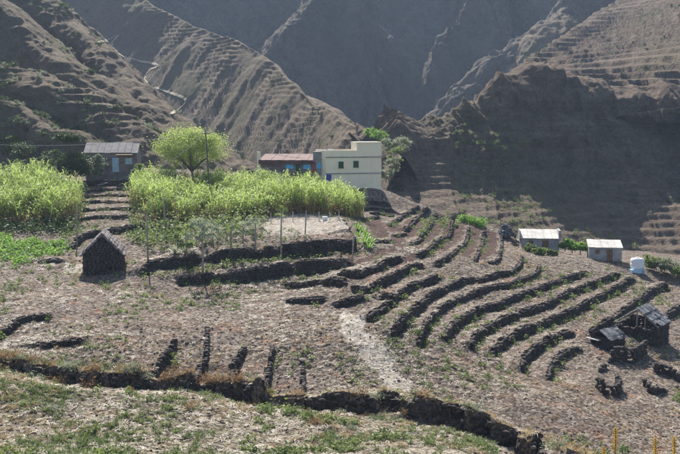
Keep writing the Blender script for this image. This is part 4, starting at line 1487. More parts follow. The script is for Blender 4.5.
def tree(name, p, h, cw, cz, label, cat, group, leafmat, nclump, nleaf, lsize, trunkr, flat=.35, limbs=6, bark='bark', under=.35, seed=1, off=(0, 0)):
    """trunk with limbs reaching into leaf clumps; crown cz = centre height, cw = half width"""
    rng = np.random.default_rng(seed)
    rd = random.Random(seed)
    o = empty(name, tuple(p), 0, label, cat, group)
    cl = []
    while len(cl) < nclump:
        q = rng.uniform(-1, 1, 3)
        if (q ** 2).sum() > 1 or (q ** 2).sum() < .12: continue
        if q[2] < -under: continue
        cl.append((q[0] * cw + off[0], q[1] * cw * .9 + off[1], cz + q[2] * cw * flat))
    cl = np.array(cl)
    m = MB()
    fork = cz * .45
    m.tube([(0, 0, -.4), (.03 * h, 0, fork * .5), (0, .02 * h, fork), (off[0] * .4, off[1] * .4, cz)], [trunkr * 1.3, trunkr, trunkr * .8, trunkr * .35], 8)
    t = m.build('trunk', M[bark], o, True)
    order = np.argsort(-np.hypot(cl[:, 0], cl[:, 1]))
    for k in order[:limbs * 2:2]:
        c = cl[k]
        m = MB()
        m.tube([(0, .02 * h, fork), (c[0] * .45, c[1] * .45, fork + (c[2] - fork) * .65), tuple(c)], [trunkr * .55, trunkr * .35, trunkr * .1], 6)
        m.build('limb', M[bark], t, True)
    n = nclump * nleaf
    cc = np.repeat(cl, nleaf, 0)
    rad = np.repeat(rng.uniform(.5, 1.2, nclump), nleaf)[:, None] * cw * .22
    d = rng.normal(0, 1, (n, 3)) * rad * np.array([1, 1, .55])
    nr = rng.normal(0, 1, (n, 3)) + np.array([0, 0, .8])
    v, f = leafquads(cc + d, nr, rng.uniform(.6, 1.3, n) * lsize, 1.8, rng)
    mesh_np('crown', v, f, M[leafmat], o)
    return o


pt = on(193, 126.0)
H = ztop(pt, 121)
tree('acacia_tree', pt, H, 4.1, H * .62, 'wide pale green tree with a flat spreading crown above the cane', 'tree', None, 'paletree', 60, 380, .115, .2, .56, 9, seed=4, under=.9)
pt = on(71, 128.0); H = ztop(pt, 133)
tree('shade_tree', pt, H, 1.7, H - .75, 'dark umbrella-shaped tree left of the old grey-roofed house', 'tree', None, 'darkleaf', 26, 130, .15, .1, .35, 5, seed=5)
pt = on(78, 126.5); H = ztop(pt, 150)
tree('garden_tree', pt, H, 1.9, H * .62, 'dark rounded tree crowding the left corner of the old house', 'tree', None, 'darkleaf', 34, 150, .15, .1, .8, 5, under=.9, seed=6)
pt = on(101.5, 128.2); H = ztop(pt, 152)
tree('garden_tree', pt, H, 1.0, H * .58, 'slim grey-green tree in front of the old house facade', 'tree', None, 'greyleaf', 30, 120, .13, .07, 1.6, 4, under=.95, seed=7)


def bushes(name, spots, label, group, leafmat, seed0, dist=None, cat='bush', nl=70):
    for i, (px, py, Y, w, h) in enumerate(spots):
        p = Vector(P(px, py, Y)) if Y else at(px, py, 60)
        lb = label[i] if isinstance(label, (list, tuple)) else label
        lm = leafmat[i % len(leafmat)] if isinstance(leafmat, (list, tuple)) else leafmat
        tree(name, p, h, w, h * .55, lb, cat, group, lm, 16, nl, .17, .05, h / w * .5, 3, under=.9, seed=seed0 + i)


bushes('bush', [(386, 180, 137, 1.0, 1.7), (392, 172, 142, 1.2, 2.0), (397, 162, 150, 1.3, 2.2), (388, 152, 160, 1.4, 2.4), (403, 152, 168, 1.9, 2.6), (379, 141, 178, 1.5, 1.8), (371, 136, 185, 1.3, 1.5)],
       ['pale bush right beside the cream house corner', 'grey-green bush behind the right corner of the cream house', 'pale bushy tree in the valley behind the cream house',
        'bush showing over the right shoulder of the cream house', 'spreading grey tree on the valley floor under the terraced ridge', 'bright green bush at the foot of the left spur', 'small bright bush higher on the left spur foot'],
       'bushes in the valley behind the cream house', ['greyleaf', 'greyleaf', 'weed', 'greyleaf', 'greyleaf', 'lush', 'lush'], 60)
bushes('bush', [(62, 176, 127, 1.3, 2.0), (55, 168, 133, 1.7, 2.6), (20, 160, 140, 2.0, 2.6), (8, 152, 146, 2.0, 3.0), (143, 176, 128, 1.0, 1.6)],
       ['dark bush at the left end of the forecourt wall', 'dark bush behind the left cane field near the old house', 'scrubby bush at the foot of the left hill', 'scrubby bush at the far left below the hill', 'small bush between the old house and the cane'],
       'bushes round the old house', ['darkleaf', 'darkleaf', 'darkleaf', 'weed', 'weed'], 90)
bushes('bush', [(565, 248, 116, .9, 1.0), (572, 250, 115.5, .8, .9), (580, 252, 115, .9, 1.1), (529, 252, 112, .7, .9), (540, 256, 110, .8, .9), (552, 257, 110, .6, .8), (654, 268, 111, 1.2, 1.5), (664, 272, 110, 1.3, 1.7), (677, 275, 109, 1.2, 1.3)],
       ['bright bush at the right end wall of the flat-roofed shed', 'bright bush halfway between the two pale-roofed sheds', 'bright bush touching the left wall of the shed by the tank', 'low bush under the front of the flat-roofed shed',
        'low bush in front of the middle of the flat-roofed shed', 'low bush below the right corner of the flat-roofed shed', 'reedy bush just right of the white water tank', 'taller reedy bush second to the right of the water tank', 'reedy bush at the right edge beyond the tank'],
       'bushes round the sheds', ['lush', 'lush', 'lush', 'weed', 'weed', 'weed', 'weed', 'greyleaf', 'weed'], 120)


def papaya(px, py, ty, label, crown=1.0, mat='weed', nleaf=16, seed=1, lean=.1):
    crown *= 1.45
    rd = random.Random(seed)
    p = at(px, py, 60)
    h = ztop(p, ty) - .35 * crown
    o = empty('papaya_tree', tuple(p), rd.uniform(0, 6), label, 'papaya tree', 'papaya trees in the garden below the cane')
    m = MB(); m.tube([(0, 0, -.3), (lean * .4, 0, h * .5), (lean, 0, h)], [.10, .08, .06], 8); m.build('trunk', M['palebark'], o, True)
    for k in range(nleaf):
        a = k * 2.4 + rd.uniform(-.3, .3)
        el = rd.uniform(-.5, .9)
        L = rd.uniform(.55, .95) * crown
        d = Vector((math.cos(a) * math.cos(el), math.sin(a) * math.cos(el), math.sin(el)))
        b0 = Vector((lean, 0, h - rd.uniform(0, .25)))
        e = b0 + d * L - Vector((0, 0, .12 * L))
        vs = [e]
        fs = []
        side = d.cross(Vector((0, 0, 1))).normalized()
        fw = Vector((d.x, d.y, -1.1 + rd.uniform(-.3, .5))).normalized()
        for j in range(14):
            t = -2.5 + 5.0 * j / 13
            rr = (.40 if j % 2 else .17) * crown * .8
            vs.append(e + (fw * math.cos(t) + side * math.sin(t)) * rr - Vector((0, 0, .12 * (j % 2) * crown)))
        for j in range(1, 14):
            fs.append((0, j, j + 1))
        mb = MB(); mb.add(vs, fs); 
        st = (e - b0)
        w_ = side * .012
        mb.add([b0 - w_, b0 + w_, e + w_, e - w_], [(0, 1, 2, 3)])
        mb.build('leaf', M[mat], o)
    return o


papaya(281, 258, 208, 'tall slender papaya tree with a tufted top in front of the drying plot', .6, nleaf=14, seed=1)
papaya(231, 262, 222, 'leafy papaya tree third from the utility pole side, above the grassy wall', .75, seed=2)
papaya(255.5, 256, 218, 'papaya tree with broad leaves just left of the drying plot', .9, 'greyleaf', 18, seed=3)
papaya(203, 272, 222, 'big spreading papaya tree with its trunk in front of the dark walls', 1.15, 'greyleaf', 26, seed=4)
papaya(187, 258, 226, 'low wide papaya tree with grey-green leaves left of the big one', 1.2, 'weed', 24, seed=5)
papaya(148, 259, 207, 'thick-trunked papaya tree right of the gabled hut', .5, 'weed', 9, seed=6)
papaya(165, 236, 196, 'papaya trunk standing against the front of the cane', .5, 'weed', 8, seed=7)
papaya(243, 244, 222, 'small papaya tree behind the row, close to the cane front', 1.0, 'greyleaf', 14, seed=8)
papaya(213, 246, 224, 'papaya tree half hidden behind the big spreading one', 1.1, 'greyleaf', 16, seed=9)


def agave(px, py, h, label, mat, n=16, seed=1, name='agave', cat='agave', group='pale rosette plants below the papayas', Y=None):
    rd = random.Random(seed)
    p = Vector(P(px, py, Y)) if Y else at(px, py, 60)
    o = empty(name, tuple(p), 0, label, cat, group)
    for k in range(n):
        a = k * 2.39996
        el = .35 + 1.0 * k / n
        d = Vector((math.cos(a) * math.cos(el), math.sin(a) * math.cos(el), math.sin(el)))
        s = d.cross(Vector((0, 0, 1))).normalized()
        up_ = s.cross(d).normalized()
        L = h * rd.uniform(.8, 1.1)
        pts = [Vector((0, 0, 0)), d * L * .4 - up_ * 0.0, d * L * .75 - Vector((0, 0, .03 * L)), d * L - Vector((0, 0, .12 * L))]
        ws = [.05 * h, .075 * h, .05 * h, .004]
        vs, fs = [], []
        for q, w_ in zip(pts, ws):
            vs += [q - s * w_ + up_ * w_ * .35, q, q + s * w_ + up_ * w_ * .35]
        for i in range(3):
            fs += [(i * 3, i * 3 + 1, i * 3 + 4, i * 3 + 3), (i * 3 + 1, i * 3 + 2, i * 3 + 5, i * 3 + 4)]
        mb = MB(); mb.add(vs, fs); mb.build('leaf', M[mat], o, True)
    return o


agave(175, 254, 1.25, 'pale upright agave left of its twin, under the cane', 'greyleaf', 16, 1)
agave(185.5, 254, 1.15, 'pale agave right of its twin, beside the wide papaya', 'greyleaf', 16, 2)
for i, (px, py, hh) in enumerate([(357, 229, 1.0), (362, 231, 1.1), (359, 236, 1.1), (366, 238, 1.2), (364, 244, 1.1), (371, 244, 1.0), (369, 249, 1.0), (357, 243, .9)]):
    agave(px, py, hh, 'bright green broad-leaved crop plant in the wedge beside the drying plot', 'lush', 14, 30 + i, 'crop_plant', 'crop plant', 'broad-leaved crop plants beside the drying plot')

# aloes in flower on the near slope, lower right
for i, (px, ty, lab) in enumerate([(614, 428, 'tallest yellow aloe flower spike at the bottom edge of the view'), (603, 447, 'short yellow flower spike left of the tallest one'), (654, 438, 'faint yellow flower spike between the tallest and the right edge'), (673, 437, 'yellow flower spike nearest the right edge of the view')]):
    Y = 20.0 + i * .6
    p = Vector(P(px, 470, Y)); p.z = hz(p.x, p.y)
    o = empty('aloe', tuple(p), 0, lab, 'aloe', 'aloes in flower at the bottom right')
    top = ztop(p, ty)
    m = MB(); m.tube([(0, 0, 0), (.01, 0, top * .5), (0, 0, top)], [.018, .014, .008], 6); m.build('stalk', M['weed'], o)
    rd = random.Random(i)
    for k in range(12):
        a = k * 2.39996
        d = Vector((math.cos(a), math.sin(a), .45)).normalized()
        s = d.cross(Vector((0, 0, 1))).normalized()
        vs = [s * -.03, s * .03, d * .3 + s * .025, d * .3 - s * .025, d * .5 + Vector((0, 0, .06))]
        mb = MB(); mb.add(vs, [(0, 1, 2, 3), (3, 2, 4)]); mb.build('leaf', M['weed'], o)
    mb = MB()
    for k in range(70):
        t = k / 69
        a = k * 2.39996
        z = top - .50 * (1 - t) 
        rr = .02 + .045 * math.sin(math.pi * min(1, .15 + .85 * (1 - t)))
        b0 = Vector((.012 * math.cos(a), .012 * math.sin(a), z))
        e0 = Vector((rr * math.cos(a), rr * math.sin(a), z - .035 + .05 * t))
        mb.tube([b0, b0.lerp(e0, .5), e0], [.006, .012, .005], 4)
    mb.build('flower_head', M['yellow'], o)


# sugar cane: thousands of arching blades
def blades(base_pts, hgt, leaves, llen, lw, rng, top_bias=1.0, droop=1.0, stalk=True):
    n = len(base_pts)
    Vs, Fs = [], []
    off = 0
    hh = hgt * rng.uniform(.7, 1.12, n) * (1 + .30 * fbm(base_pts[:, 0] / 3.5, base_pts[:, 1] / 3.5, 0, 3, 71))
    lean = rng.normal(0, .13, (n, 2))
    k = leaves
    N_ = n * k
    bi = np.repeat(np.arange(n), k)
    t = rng.uniform(.12, 1.0, N_) ** (1 / top_bias)
    a = rng.uniform(0, 2 * math.pi, N_)
    b0 = base_pts[bi].copy()
    b0[:, 0] += lean[bi, 0] * t * hh[bi]
    b0[:, 1] += lean[bi, 1] * t * hh[bi]
    b0[:, 2] += hh[bi] * t * .85
    L = llen * rng.uniform(.6, 1.2, N_)
    d = np.stack([np.cos(a), np.sin(a), np.zeros(N_)], 1)
    s = np.stack([-np.sin(a), np.cos(a), np.zeros(N_)], 1)
    up_ = rng.uniform(.6, 1.6, N_)
    pts = []
    for u, w in ((0, .6), (.35, 1.0), (.7, .8), (1.0, .08)):
        r = L * u * .62
        z = L * (u * up_ * .75 - droop * u * u * .75)
        c = b0 + d * r[:, None]
        c[:, 2] += z
        pts.append((c - s * lw * w * .5, c + s * lw * w * .5))
    V = np.stack([q for pr in pts for q in pr], 1)
    I = (np.arange(N_) * 8)[:, None]
    F = np.concatenate([I + np.array([[0, 1, 3, 2]]), I + np.array([[2, 3, 5, 4]]), I + np.array([[4, 5, 7, 6]])])
    Vs.append(V.reshape(-1, 3)); Fs.append(F); off = N_ * 8
    if stalk:
        e = base_pts.copy()
        e[:, 0] += lean[:, 0] * hh; e[:, 1] += lean[:, 1] * hh; e[:, 2] += hh * .85
        b = base_pts.copy(); b[:, 2] -= .15
        w = np.array([.022, 0, 0])
        V2 = np.stack([b - w, b + w, e + w * .6, e - w * .6], 1).reshape(-1, 3)
        Vs.append(V2); Fs.append(np.arange(n * 4).reshape(n, 4) + off)
    return np.vstack(Vs), np.vstack(Fs)


def scatter_poly(poly, dens, rng=RNG):
    lo, hi = poly.min(0), poly.max(0)
    n = int((hi - lo).prod() * dens)
    p = rng.uniform(lo, hi, (n, 2))
    p = p[inpoly(p[:, 0], p[:, 1], poly)]
    return np.c_[p, height(p[:, 0], p[:, 1]) if len(p) else np.zeros(0)]


def world_poly(px_pts):
    return np.array([tuple(on(px, Y)[:2]) for px, Y in px_pts])


CANE_L = world_poly([(-70, 108), (20, 108.5), (60, 107), (76, 109), (77, 116), (66, 122), (40, 127), (-70, 131)])
CANE_C = world_poly([(137, 113), (150, 107), (170, 105), (205, 105), (240, 106), (262, 107), (300, 110), (330, 112), (352, 111), (363, 113), (360, 119), (340, 124), (318, 126), (300, 127.5), (250, 127.5), (200, 126), (160, 125), (140, 124)])
for poly, lab, hgt in ((CANE_L, 'tall bright sugar cane filling the field at the left edge', 3.7), (CANE_C, 'tall bright sugar cane in front of the red-roofed and cream houses', 3.4)):
    b = scatter_poly(poly, 5.0)
    b[:, :2] += RNG.normal(0, .5, (len(b), 2))
    b = b[RNG.random(len(b)) < np.clip(.85 + .9 * fbm(b[:, 0] / 2.2, b[:, 1] / 2.2, 0, 2, 72), .1, 1)]
    edge_d = np.min([np.hypot(*(b[:, :2] - poly[i]).T) for i in range(len(poly))], axis=0)
    v, f = blades(b, hgt, 15, 1.35, .085, RNG, 1.5)
    v2, f2 = blades(b, hgt * .72, 9, 1.1, .06, RNG, .9, 1.9, False)
    o = mesh_np('sugar_cane', np.vstack([v, v2]), np.vstack([f, f2 + len(v)]), [M['cane'], M['canedry']], midx=np.r_[np.zeros(len(f)), np.ones(len(f2))])
    tag(o, lab, 'sugar cane', 'sugar cane fields', 'stuff')


# low leafy crops
def crop(poly, dens, mat, lab, h=.35, ls=.2, name='leafy_crop'):
    b = scatter_poly(poly, dens)
    if len(b) < 3:
        print('EMPTY CROP', lab, poly)
        return None
    n = len(b) * 9
    c = np.repeat(b, 9, 0) + RNG.normal(0, 1, (n, 3)) * np.array([.22, .22, .1])
    c[:, 2] += RNG.uniform(.05, h, n)
    v, f = leafquads(c, RNG.normal(0, .7, (n, 3)) + np.array([0, 0, 1.0]), RNG.uniform(.6, 1.3, n) * ls, 1.4)
    o = mesh_np(name, v, f, M[mat])
    return tag(o, lab, 'crop', 'low green crops', 'stuff')


crop(polyw([(-30, 236), (8, 236), (15, 248), (8, 262), (-30, 265)]), 6, 'lush', 'leafy green crop bed at the left edge below the cane')
crop(polyw([(14, 244), (40, 240), (44, 252), (32, 264), (14, 265)]), 6, 'lush', 'leafy green crop bed in the middle, left of the gabled hut')
crop(polyw([(40, 246), (66, 243), (70, 249), (62, 256), (42, 258)]), 6, 'lush', 'narrow green crop bed nearest the gabled hut')
crop(polyw([(453, 216), (470, 216), (495, 222), (505, 230), (482, 229), (460, 222)]), 9, 'lush', 'bright green crop strip along the far edge of the tilled plots', .9, .24)
crop(polyw([(508, 228), (522, 232), (521, 238), (508, 234)]), 7, 'lush', 'bright green crop patch left of the flat-roofed shed', .9, .22)
crop(polyw([(128, 226), (175, 227), (178, 240), (150, 246), (126, 243)]), 3.5, 'weed', 'green garden patch between the gabled hut and the cane', .5)
crop(polyw([(205, 266), (240, 262), (300, 257), (338, 253), (338, 257), (300, 260), (240, 268), (208, 271)]), 5, 'weed', 'grassy green strip along the top of the dark wall below the papayas', .3, .16)
crop(polyw([(138, 221), (200, 219), (270, 215), (262, 234), (205, 246), (170, 252), (146, 254), (136, 240)]), 1.6, 'weed', 'tangle of garden plants between the central cane and the retaining wall', 1.5, .22, 'garden_plants')
crop(polyw([(138, 221), (200, 218), (270, 213), (330, 208), (345, 216), (270, 217), (205, 222), (140, 225)]), 5, 'canedry', 'brown dry cane leaves heaped along the front of the central cane', .9, .24, 'cane_trash')
crop(polyw([(-20, 226), (30, 225), (78, 220), (80, 232), (40, 236), (-20, 237)]), 3.0, 'darkleaf', 'dark low plants along the foot of the left cane', 1.0, .24, 'garden_plants')
crop(polyw([(-20, 222), (30, 222), (76, 218), (78, 224), (30, 228), (-20, 228)]), 4, 'canedry', 'brown dry cane leaves along the front of the left cane', 1.1, .24, 'cane_trash')
crop(polyw([(78, 186), (86, 186), (84, 222), (76, 224)]), 3, 'weed', 'weeds down the left side of the garden steps', .7)
crop(polyw([(130, 188), (140, 186), (142, 222), (131, 224)]), 3, 'weed', 'weeds down the right side of the garden steps', .7)
crop(polyw([(60, 228), (80, 226), (82, 236), (62, 243)]), 3, 'weed', 'weedy patch between the left cane and the gabled hut', .5)
crop(polyw([(418, 238), (434, 214), (438, 216), (424, 240)]), 6, 'weed', 'green weeds along the rim of the third slanting wall', .3, .16)
crop(polyw([(440, 236), (452, 217), (455, 219), (444, 238)]), 6, 'weed', 'green weeds along the rim of the fourth slanting wall', .3, .16)
crop(polyw([(140, 276), (170, 271), (205, 268), (205, 272), (170, 276), (142, 279)]), 5, 'weed', 'weeds along the foot of the long retaining wall', .3, .16)

#PART3
# ---------------------------------------------------------------- loose ground cover (instanced)
PROTO = {}


def proto(key, objs):
    c = bpy.data.collections.new('proto_' + key)
    for o in objs:
        c.objects.link(o)
    PROTO[key] = c


def P_mesh(name, V, F, mat, smooth=False):
    return mesh_np(name, V, F, mat, link=False, smooth=smooth)


rg = np.random.default_rng(5)
objs = []
for k in range(4):
    v, f = stones(np.zeros((1, 3)), np.array([[.5, .38 + .1 * rg.random(), .3]]), np.zeros(1), .22, rg)
    objs.append(P_mesh(f'loose_stone{k}', v, f, M['pebble'] if k < 2 else M['clod']))
proto('stone', objs)


def tuft(n, L, w, spread, lie, mat, nm, rng):
    a = rng.uniform(0, 6.28, n)
    r = rng.uniform(0, spread, n)
    b = np.stack([np.cos(a) * r, np.sin(a) * r, np.zeros(n)], 1)
    a2 = rng.uniform(0, 6.28, n)
    d = np.stack([np.cos(a2), np.sin(a2), rng.uniform(*lie, n)], 1)
    d /= np.linalg.norm(d, axis=1)[:, None]
    s = np.stack([-np.sin(a2), np.cos(a2), np.zeros(n)], 1)
    l = (L * rng.uniform(.5, 1.2, n))[:, None]
    m_ = b + d * l * .55
    e = b + d * l; e[:, 2] -= (l[:, 0] * .18)
    b[:, 2] += .01
    V = np.stack([b - s * w * .5, b + s * w * .5, m_ + s * w * .5, m_ - s * w * .5, e], 1)
    I = (np.arange(n) * 5)[:, None]
    return P_mesh(nm, V.reshape(-1, 3), [I + np.array([[0, 1, 2, 3]]), I + np.array([[3, 2, 4]])], mat)


proto('straw', [tuft(9, .42, .035, .3, (-.02, .25), M['straw'], f'straw{k}', rg) for k in range(4)])
proto('drygrass', [tuft(22, .42, .022, .14, (.6, 2.2), M['drygrass'], f'dry_tuft{k}', rg) for k in range(3)])
proto('greengrass', [tuft(26, .38, .028, .18, (.5, 2.0), M['weed'], f'green_tuft{k}', rg) for k in range(3)])
wo = []
for k in range(3):
    n = 34
    c = rg.normal(0, 1, (n, 3)) * np.array([.16, .16, .10]); c[:, 2] = np.abs(c[:, 2]) * 1.6 + .04
    v, f = leafquads(c, rg.normal(0, .8, (n, 3)) + np.array([0, 0, .8]), rg.uniform(.06, .13, n), 1.7, rg)
    wo.append(P_mesh(f'weed{k}', v, f, M['weed']))
proto('weed', wo)
so_ = []
for k in range(3):
    n = 150
    c = rg.normal(0, 1, (n, 3)) * np.array([.42, .42, .30]); c[:, 2] = np.abs(c[:, 2]) * 1.2 + .1
    v, f = leafquads(c, rg.normal(0, .8, (n, 3)) + np.array([0, 0, .6]), rg.uniform(.12, .24, n), 1.6, rg)
    so_.append(P_mesh(f'shrub{k}', v, f, M['darkleaf'] if k < 2 else M['greyleaf']))
proto('shrub', so_)


so_ = []
for k in range(3):
    n = 130
    c = rg.normal(0, 1, (n, 3)) * np.array([.42, .42, .30]); c[:, 2] = np.abs(c[:, 2]) * 1.1 + .05
    v, f = leafquads(c, rg.normal(0, .8, (n, 3)), rg.uniform(.05, .11, n), 4.5, rg)
    so_.append(P_mesh(f'dry_bush{k}', v, f, M['canedry'] if k else M['greyleaf']))
proto('drybush', so_)


def scatter(name, pts, scl, key, label, cat, rot3=False, sq=None):
    n = len(pts)
    me = bpy.data.meshes.new(name)
    me.vertices.add(n)
    me.vertices.foreach_set('co', np.asarray(pts, np.float32).ravel())
    nk = len(PROTO[key].objects)
    a = me.attributes.new('scl', 'FLOAT_VECTOR', 'POINT')
    s3 = np.stack([scl, scl * RNG.uniform(.75, 1.25, n), scl * RNG.uniform(.7, 1.2, n)], 1)
    a.data.foreach_set('vector', s3.astype(np.float32).ravel())
    a = me.attributes.new('rot', 'FLOAT_VECTOR', 'POINT')
    tilt = .5 if rot3 else .12
    r = np.stack([RNG.normal(0, tilt, n), RNG.normal(0, tilt, n), RNG.uniform(0, 6.28, n)], 1)
    a.data.foreach_set('vector', r.astype(np.float32).ravel())
    a = me.attributes.new('pick', 'INT', 'POINT')
    a.data.foreach_set('value', RNG.integers(0, nk, n).astype(np.int32))
    o = bpy.data.objects.new(name, me)
    COL.objects.link(o)
    ng = bpy.data.node_groups.new(name + '_spread', 'GeometryNodeTree')
    ng.interface.new_socket('Geometry', in_out='INPUT', socket_type='NodeSocketGeometry')
    ng.interface.new_socket('Geometry', in_out='OUTPUT', socket_type='NodeSocketGeometry')
    gi, go = ng.nodes.new('NodeGroupInput'), ng.nodes.new('NodeGroupOutput')
    ci = ng.nodes.new('GeometryNodeCollectionInfo')
    ci.inputs['Collection'].default_value = PROTO[key]
    ci.inputs['Separate Children'].default_value = True
    ci.inputs['Reset Children'].default_value = True
    ip = ng.nodes.new('GeometryNodeInstanceOnPoints')
    ip.inputs['Pick Instance'].default_value = True
    def attr(nm, t):
        x = ng.nodes.new('GeometryNodeInputNamedAttribute')
        x.data_type = t
        x.inputs['Name'].default_value = nm
        return [q for q in x.outputs if q.enabled and q.name == 'Attribute'][0]
    L = ng.links.new
    L(gi.outputs[0], ip.inputs['Points'])
    L(ci.outputs[0], ip.inputs['Instance'])
    L(attr('pick', 'INT'), ip.inputs['Instance Index'])
    L(attr('scl', 'FLOAT_VECTOR'), ip.inputs['Scale'])
    L(attr('rot', 'FLOAT_VECTOR'), ip.inputs['Rotation'])
    L(ip.outputs[0], go.inputs[0])
    md = o.modifiers.new('spread', 'NODES')
    md.node_group = ng
    return tag(o, label, cat, None, 'stuff')


def rnd_ground(n, y0, y1, m=8.0, power=1.0):
    """points over the visible ground, somewhat denser near by"""
    Y = y0 * (y1 / y0) ** RNG.random(n) if power == 1.0 else RNG.uniform(y0, y1, n)
    X = RNG.uniform(-1, 1, n) * (Y * .362 + m)
    return X, Y


def excl(X, Y, polys):
    r = np.zeros(X.shape, bool)
    for p in polys:
        r |= inpoly(X, Y, p)
    return r


NOGO = [CANE_L, CANE_C]
def build_scatter(name, n, y0, y1, key, smin, smax, fn, label, cat, lift=0.0, rot3=False, spow=2.0):
    X, Y = rnd_ground(n, y0, y1)
    k = RNG.random(n) < fn(X, Y)
    X, Y = X[k], Y[k]
    Z = height(X, Y) + lift
    s = smin + (smax - smin) * RNG.random(len(X)) ** spow
    return scatter(name, np.c_[X, Y, Z], s, key, label, cat, rot3)


patch = lambda X, Y, sc, sd: fbm(X / sc, Y / sc, 0, 3, sd)
notrack = lambda X, Y: ~inpoly(X, Y, TRACK)
isplot = lambda X, Y: excl(X, Y, PLOTS)
field = lambda X, Y: ~bankmask(X, Y) & ~excl(X, Y, NOGO)
build_scatter('loose_stones', 46000, 42, 126, 'stone', .04, .26, lambda X, Y: np.where(excl(X, Y, NOGO), 0, np.clip(.55 + .6 * patch(X, Y, 5, 301), .15, 1)) * np.where(isplot(X, Y), .3, 1.) * np.where(inpoly(X, Y, DRYPLOT), .15, 1.), 'loose stones and clods strewn over the fields', 'stones', .0, True, 3.5)
build_scatter('straw_litter', 42000, 42, 124, 'straw', .6, 1.3, lambda X, Y: np.where(field(X, Y) & notrack(X, Y), np.clip(.4 + .9 * patch(X, Y, 6, 302), .1, 1) * np.where(isplot(X, Y) | inpoly(X, Y, DRYPLOT), .04, 1), .45 * ~excl(X, Y, NOGO)), 'dry straw litter covering the terraced fields', 'straw', .02)
build_scatter('dry_grass', 30000, 42, 124, 'drygrass', .35, 1.0, lambda X, Y: np.clip(.1 + 1.0 * patch(X, Y, 4.5, 303), 0, 1) * np.where(bankmask(X, Y), 1.0, .55) * np.where(isplot(X, Y), .1, 1) * np.where(inpoly(X, Y, DRYPLOT), .25, 1) * notrack(X, Y) * ~excl(X, Y, NOGO), 'tufts of dry yellow grass on the slopes', 'grass')
build_scatter('field_weeds', 20000, 48, 126, 'weed', .4, 1.1, lambda X, Y: np.clip(.05 + .9 * patch(X, Y, 5.5, 304), 0, 1) * np.where(isplot(X, Y), .15, .8) * notrack(X, Y) * field(X, Y), 'small green weeds between the straw', 'weeds')
build_scatter('bank_grass', 26000, 42, 62, 'greengrass', .4, 1.15, lambda X, Y: np.where(bankmask(X, Y), np.clip(-.12 + .9 * patch(X, Y, 3.5, 305) + np.where(np.interp(X, edge_w[:, 0], edge_w[:, 1]) - Y < 4.5, .40, 0), 0, 1), 0), 'green grass growing over the near bank', 'grass')
build_scatter('bank_weeds', 9000, 42, 62, 'weed', .5, 1.5, lambda X, Y: np.where(bankmask(X, Y), np.clip(-.22 + .9 * patch(X, Y, 2.2, 306), 0, .6), 0), 'leafy green weeds in clumps on the near bank', 'weeds')
build_scatter('bank_scrub', 1500, 42, 60, 'drybush', .2, .6, lambda X, Y: np.where(bankmask(X, Y), np.clip(-.05 + .8 * patch(X, Y, 4.0, 308), 0, 1), 0), 'dry brown scrub clumps on the near bank', 'shrubs')
# weeds and dry grass on the wall faces and at their feet
wp_, ws_ = [], []
for w in WL[:-1]:
    c = w['c']
    t = np.gradient(c, axis=0); t /= np.linalg.norm(t, axis=1)[:, None] + 1e-9
    nl = np.c_[-t[:, 1], t[:, 0]]
    k = RNG.integers(0, len(c), int(len(c) * .35))
    o_ = RNG.uniform(-1.0, -.5, len(k))
    p = c[k] + nl[k] * o_[:, None]
    wp_.append(np.c_[p, height(p[:, 0], p[:, 1]) + RNG.uniform(-.02, .25, len(k)) * w['h'][k]])
    ws_.append(RNG.uniform(.5, 1.4, len(k)))
pts = np.vstack(wp_); ss = np.concatenate(ws_)
kk = patch(pts[:, 0], pts[:, 1], 3.0, 307) > -.05
scatter('wall_weeds', pts[kk], ss[kk], 'weed', 'green weeds sprouting along the feet of the terrace walls', 'weeds')
c = edge_w
k = RNG.integers(0, len(c), 450)
p = c[k] + RNG.normal(0, .5, (450, 2)); p[:, 1] += .35
scatter('ledge_grass', np.c_[p, height(p[:, 0], p[:, 1])], RNG.uniform(.5, 1.3, 450), 'drygrass', 'dry grass hanging over the rock ledge', 'grass')


# scrub against the ledge, mostly at its left end
k = RNG.integers(0, len(c), 420)
k = k[RNG.random(420) < np.clip(1.05 - (c[k, 0] + 24) / 26, .12, 1)]
p = c[k] + np.c_[RNG.normal(0, .3, len(k)), RNG.normal(-.15, .5, len(k))]
scatter('ledge_scrub', np.c_[p, height(p[:, 0], p[:, 1])], RNG.uniform(.35, .8, len(k)), 'drybush', 'dry grey-brown scrub growing on the rock ledge', 'shrubs')


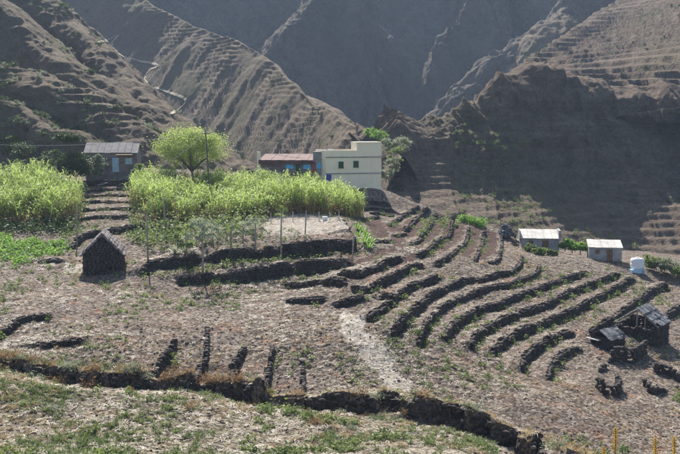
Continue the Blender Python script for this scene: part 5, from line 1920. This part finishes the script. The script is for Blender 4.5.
# shrubs over the hillsides
def hill_scatter(name, key, n, smin, smax, thresh, sd, label, pick):
    pts = []
    for hn, (vv, qq) in HILLS.items():
        if not pick(hn): continue
        ctr = vv[qq[:, 0]]
        ar = np.linalg.norm(np.cross(vv[qq[:, 1]] - vv[qq[:, 0]], vv[qq[:, 3]] - vv[qq[:, 0]]), axis=1)
        pr = ar * np.clip(fbm(ctr[:, 0] / 14, ctr[:, 1] / 14, ctr[:, 2] / 14, 3, sd) - thresh, 0, 1)
        pr = pr / (pr.sum() + 1e-9)
        k = RNG.choice(len(qq), int(n), p=pr)
        u = RNG.random((int(n), 2, 1))
        pts.append(vv[qq[k, 0]] + (vv[qq[k, 1]] - vv[qq[k, 0]]) * u[:, 0] + (vv[qq[k, 3]] - vv[qq[k, 0]]) * u[:, 1])
    pts = np.vstack(pts)
    scatter(name, pts, RNG.uniform(smin, smax, len(pts)), key, label, 'shrubs')


near_h = [k for k in HILLS if k.startswith('hillside')]
vv, qq = HILLS['hillside']
ctr = vv[qq[:, 0]]
pxs = CX + FPX * ctr[:, 0] / (ctr[:, 1] * CP - ctr[:, 2] * SP)
ok_ = np.nonzero((ctr[:, 1] < 200) & (pxs > 455) & (pxs < 640))[0]
wt_ = np.clip(fbm(ctr[ok_, 0] / 7, ctr[ok_, 1] / 7, 0, 2, 411) + .1 + .5 * (pxs[ok_] < 545), 0, 1)
k = RNG.choice(ok_, 380, p=wt_ / wt_.sum())
scatter('terrace_greens', vv[qq[k, 0]] + RNG.normal(0, .2, (380, 3)) * np.array([1, 1, 0]), RNG.uniform(.8, 1.9, 380), 'weed', 'green growth on the terraces at the foot of the right hill', 'weeds')
hill_scatter('hill_shrubs', 'shrub', 420, .3, .9, -.05, 401, 'dark scrub dotted over the hillsides', lambda k: k in near_h[:6])

# ---------------------------------------------------------------- air
HAZE_D = 0.00018
m = MB(); m.box(-420, 420, -12, 790, -120, 330)
hz_o = m.build('haze', [bpy.data.materials.new('valley_air')])
nt, out = nodes_of(hz_o.data.materials[0])
pv = N(nt, 'ShaderNodeVolumePrincipled')
pv.inputs['Color'].default_value = (0.56, 0.73, 1.0, 1)
pv.inputs['Density'].default_value = HAZE_D
pv.inputs['Anisotropy'].default_value = 0.2
nt.links.new(pv.outputs[0], out.inputs['Volume'])
tag(hz_o, 'pale bluish air lying in the valley', 'haze', None, 'stuff')
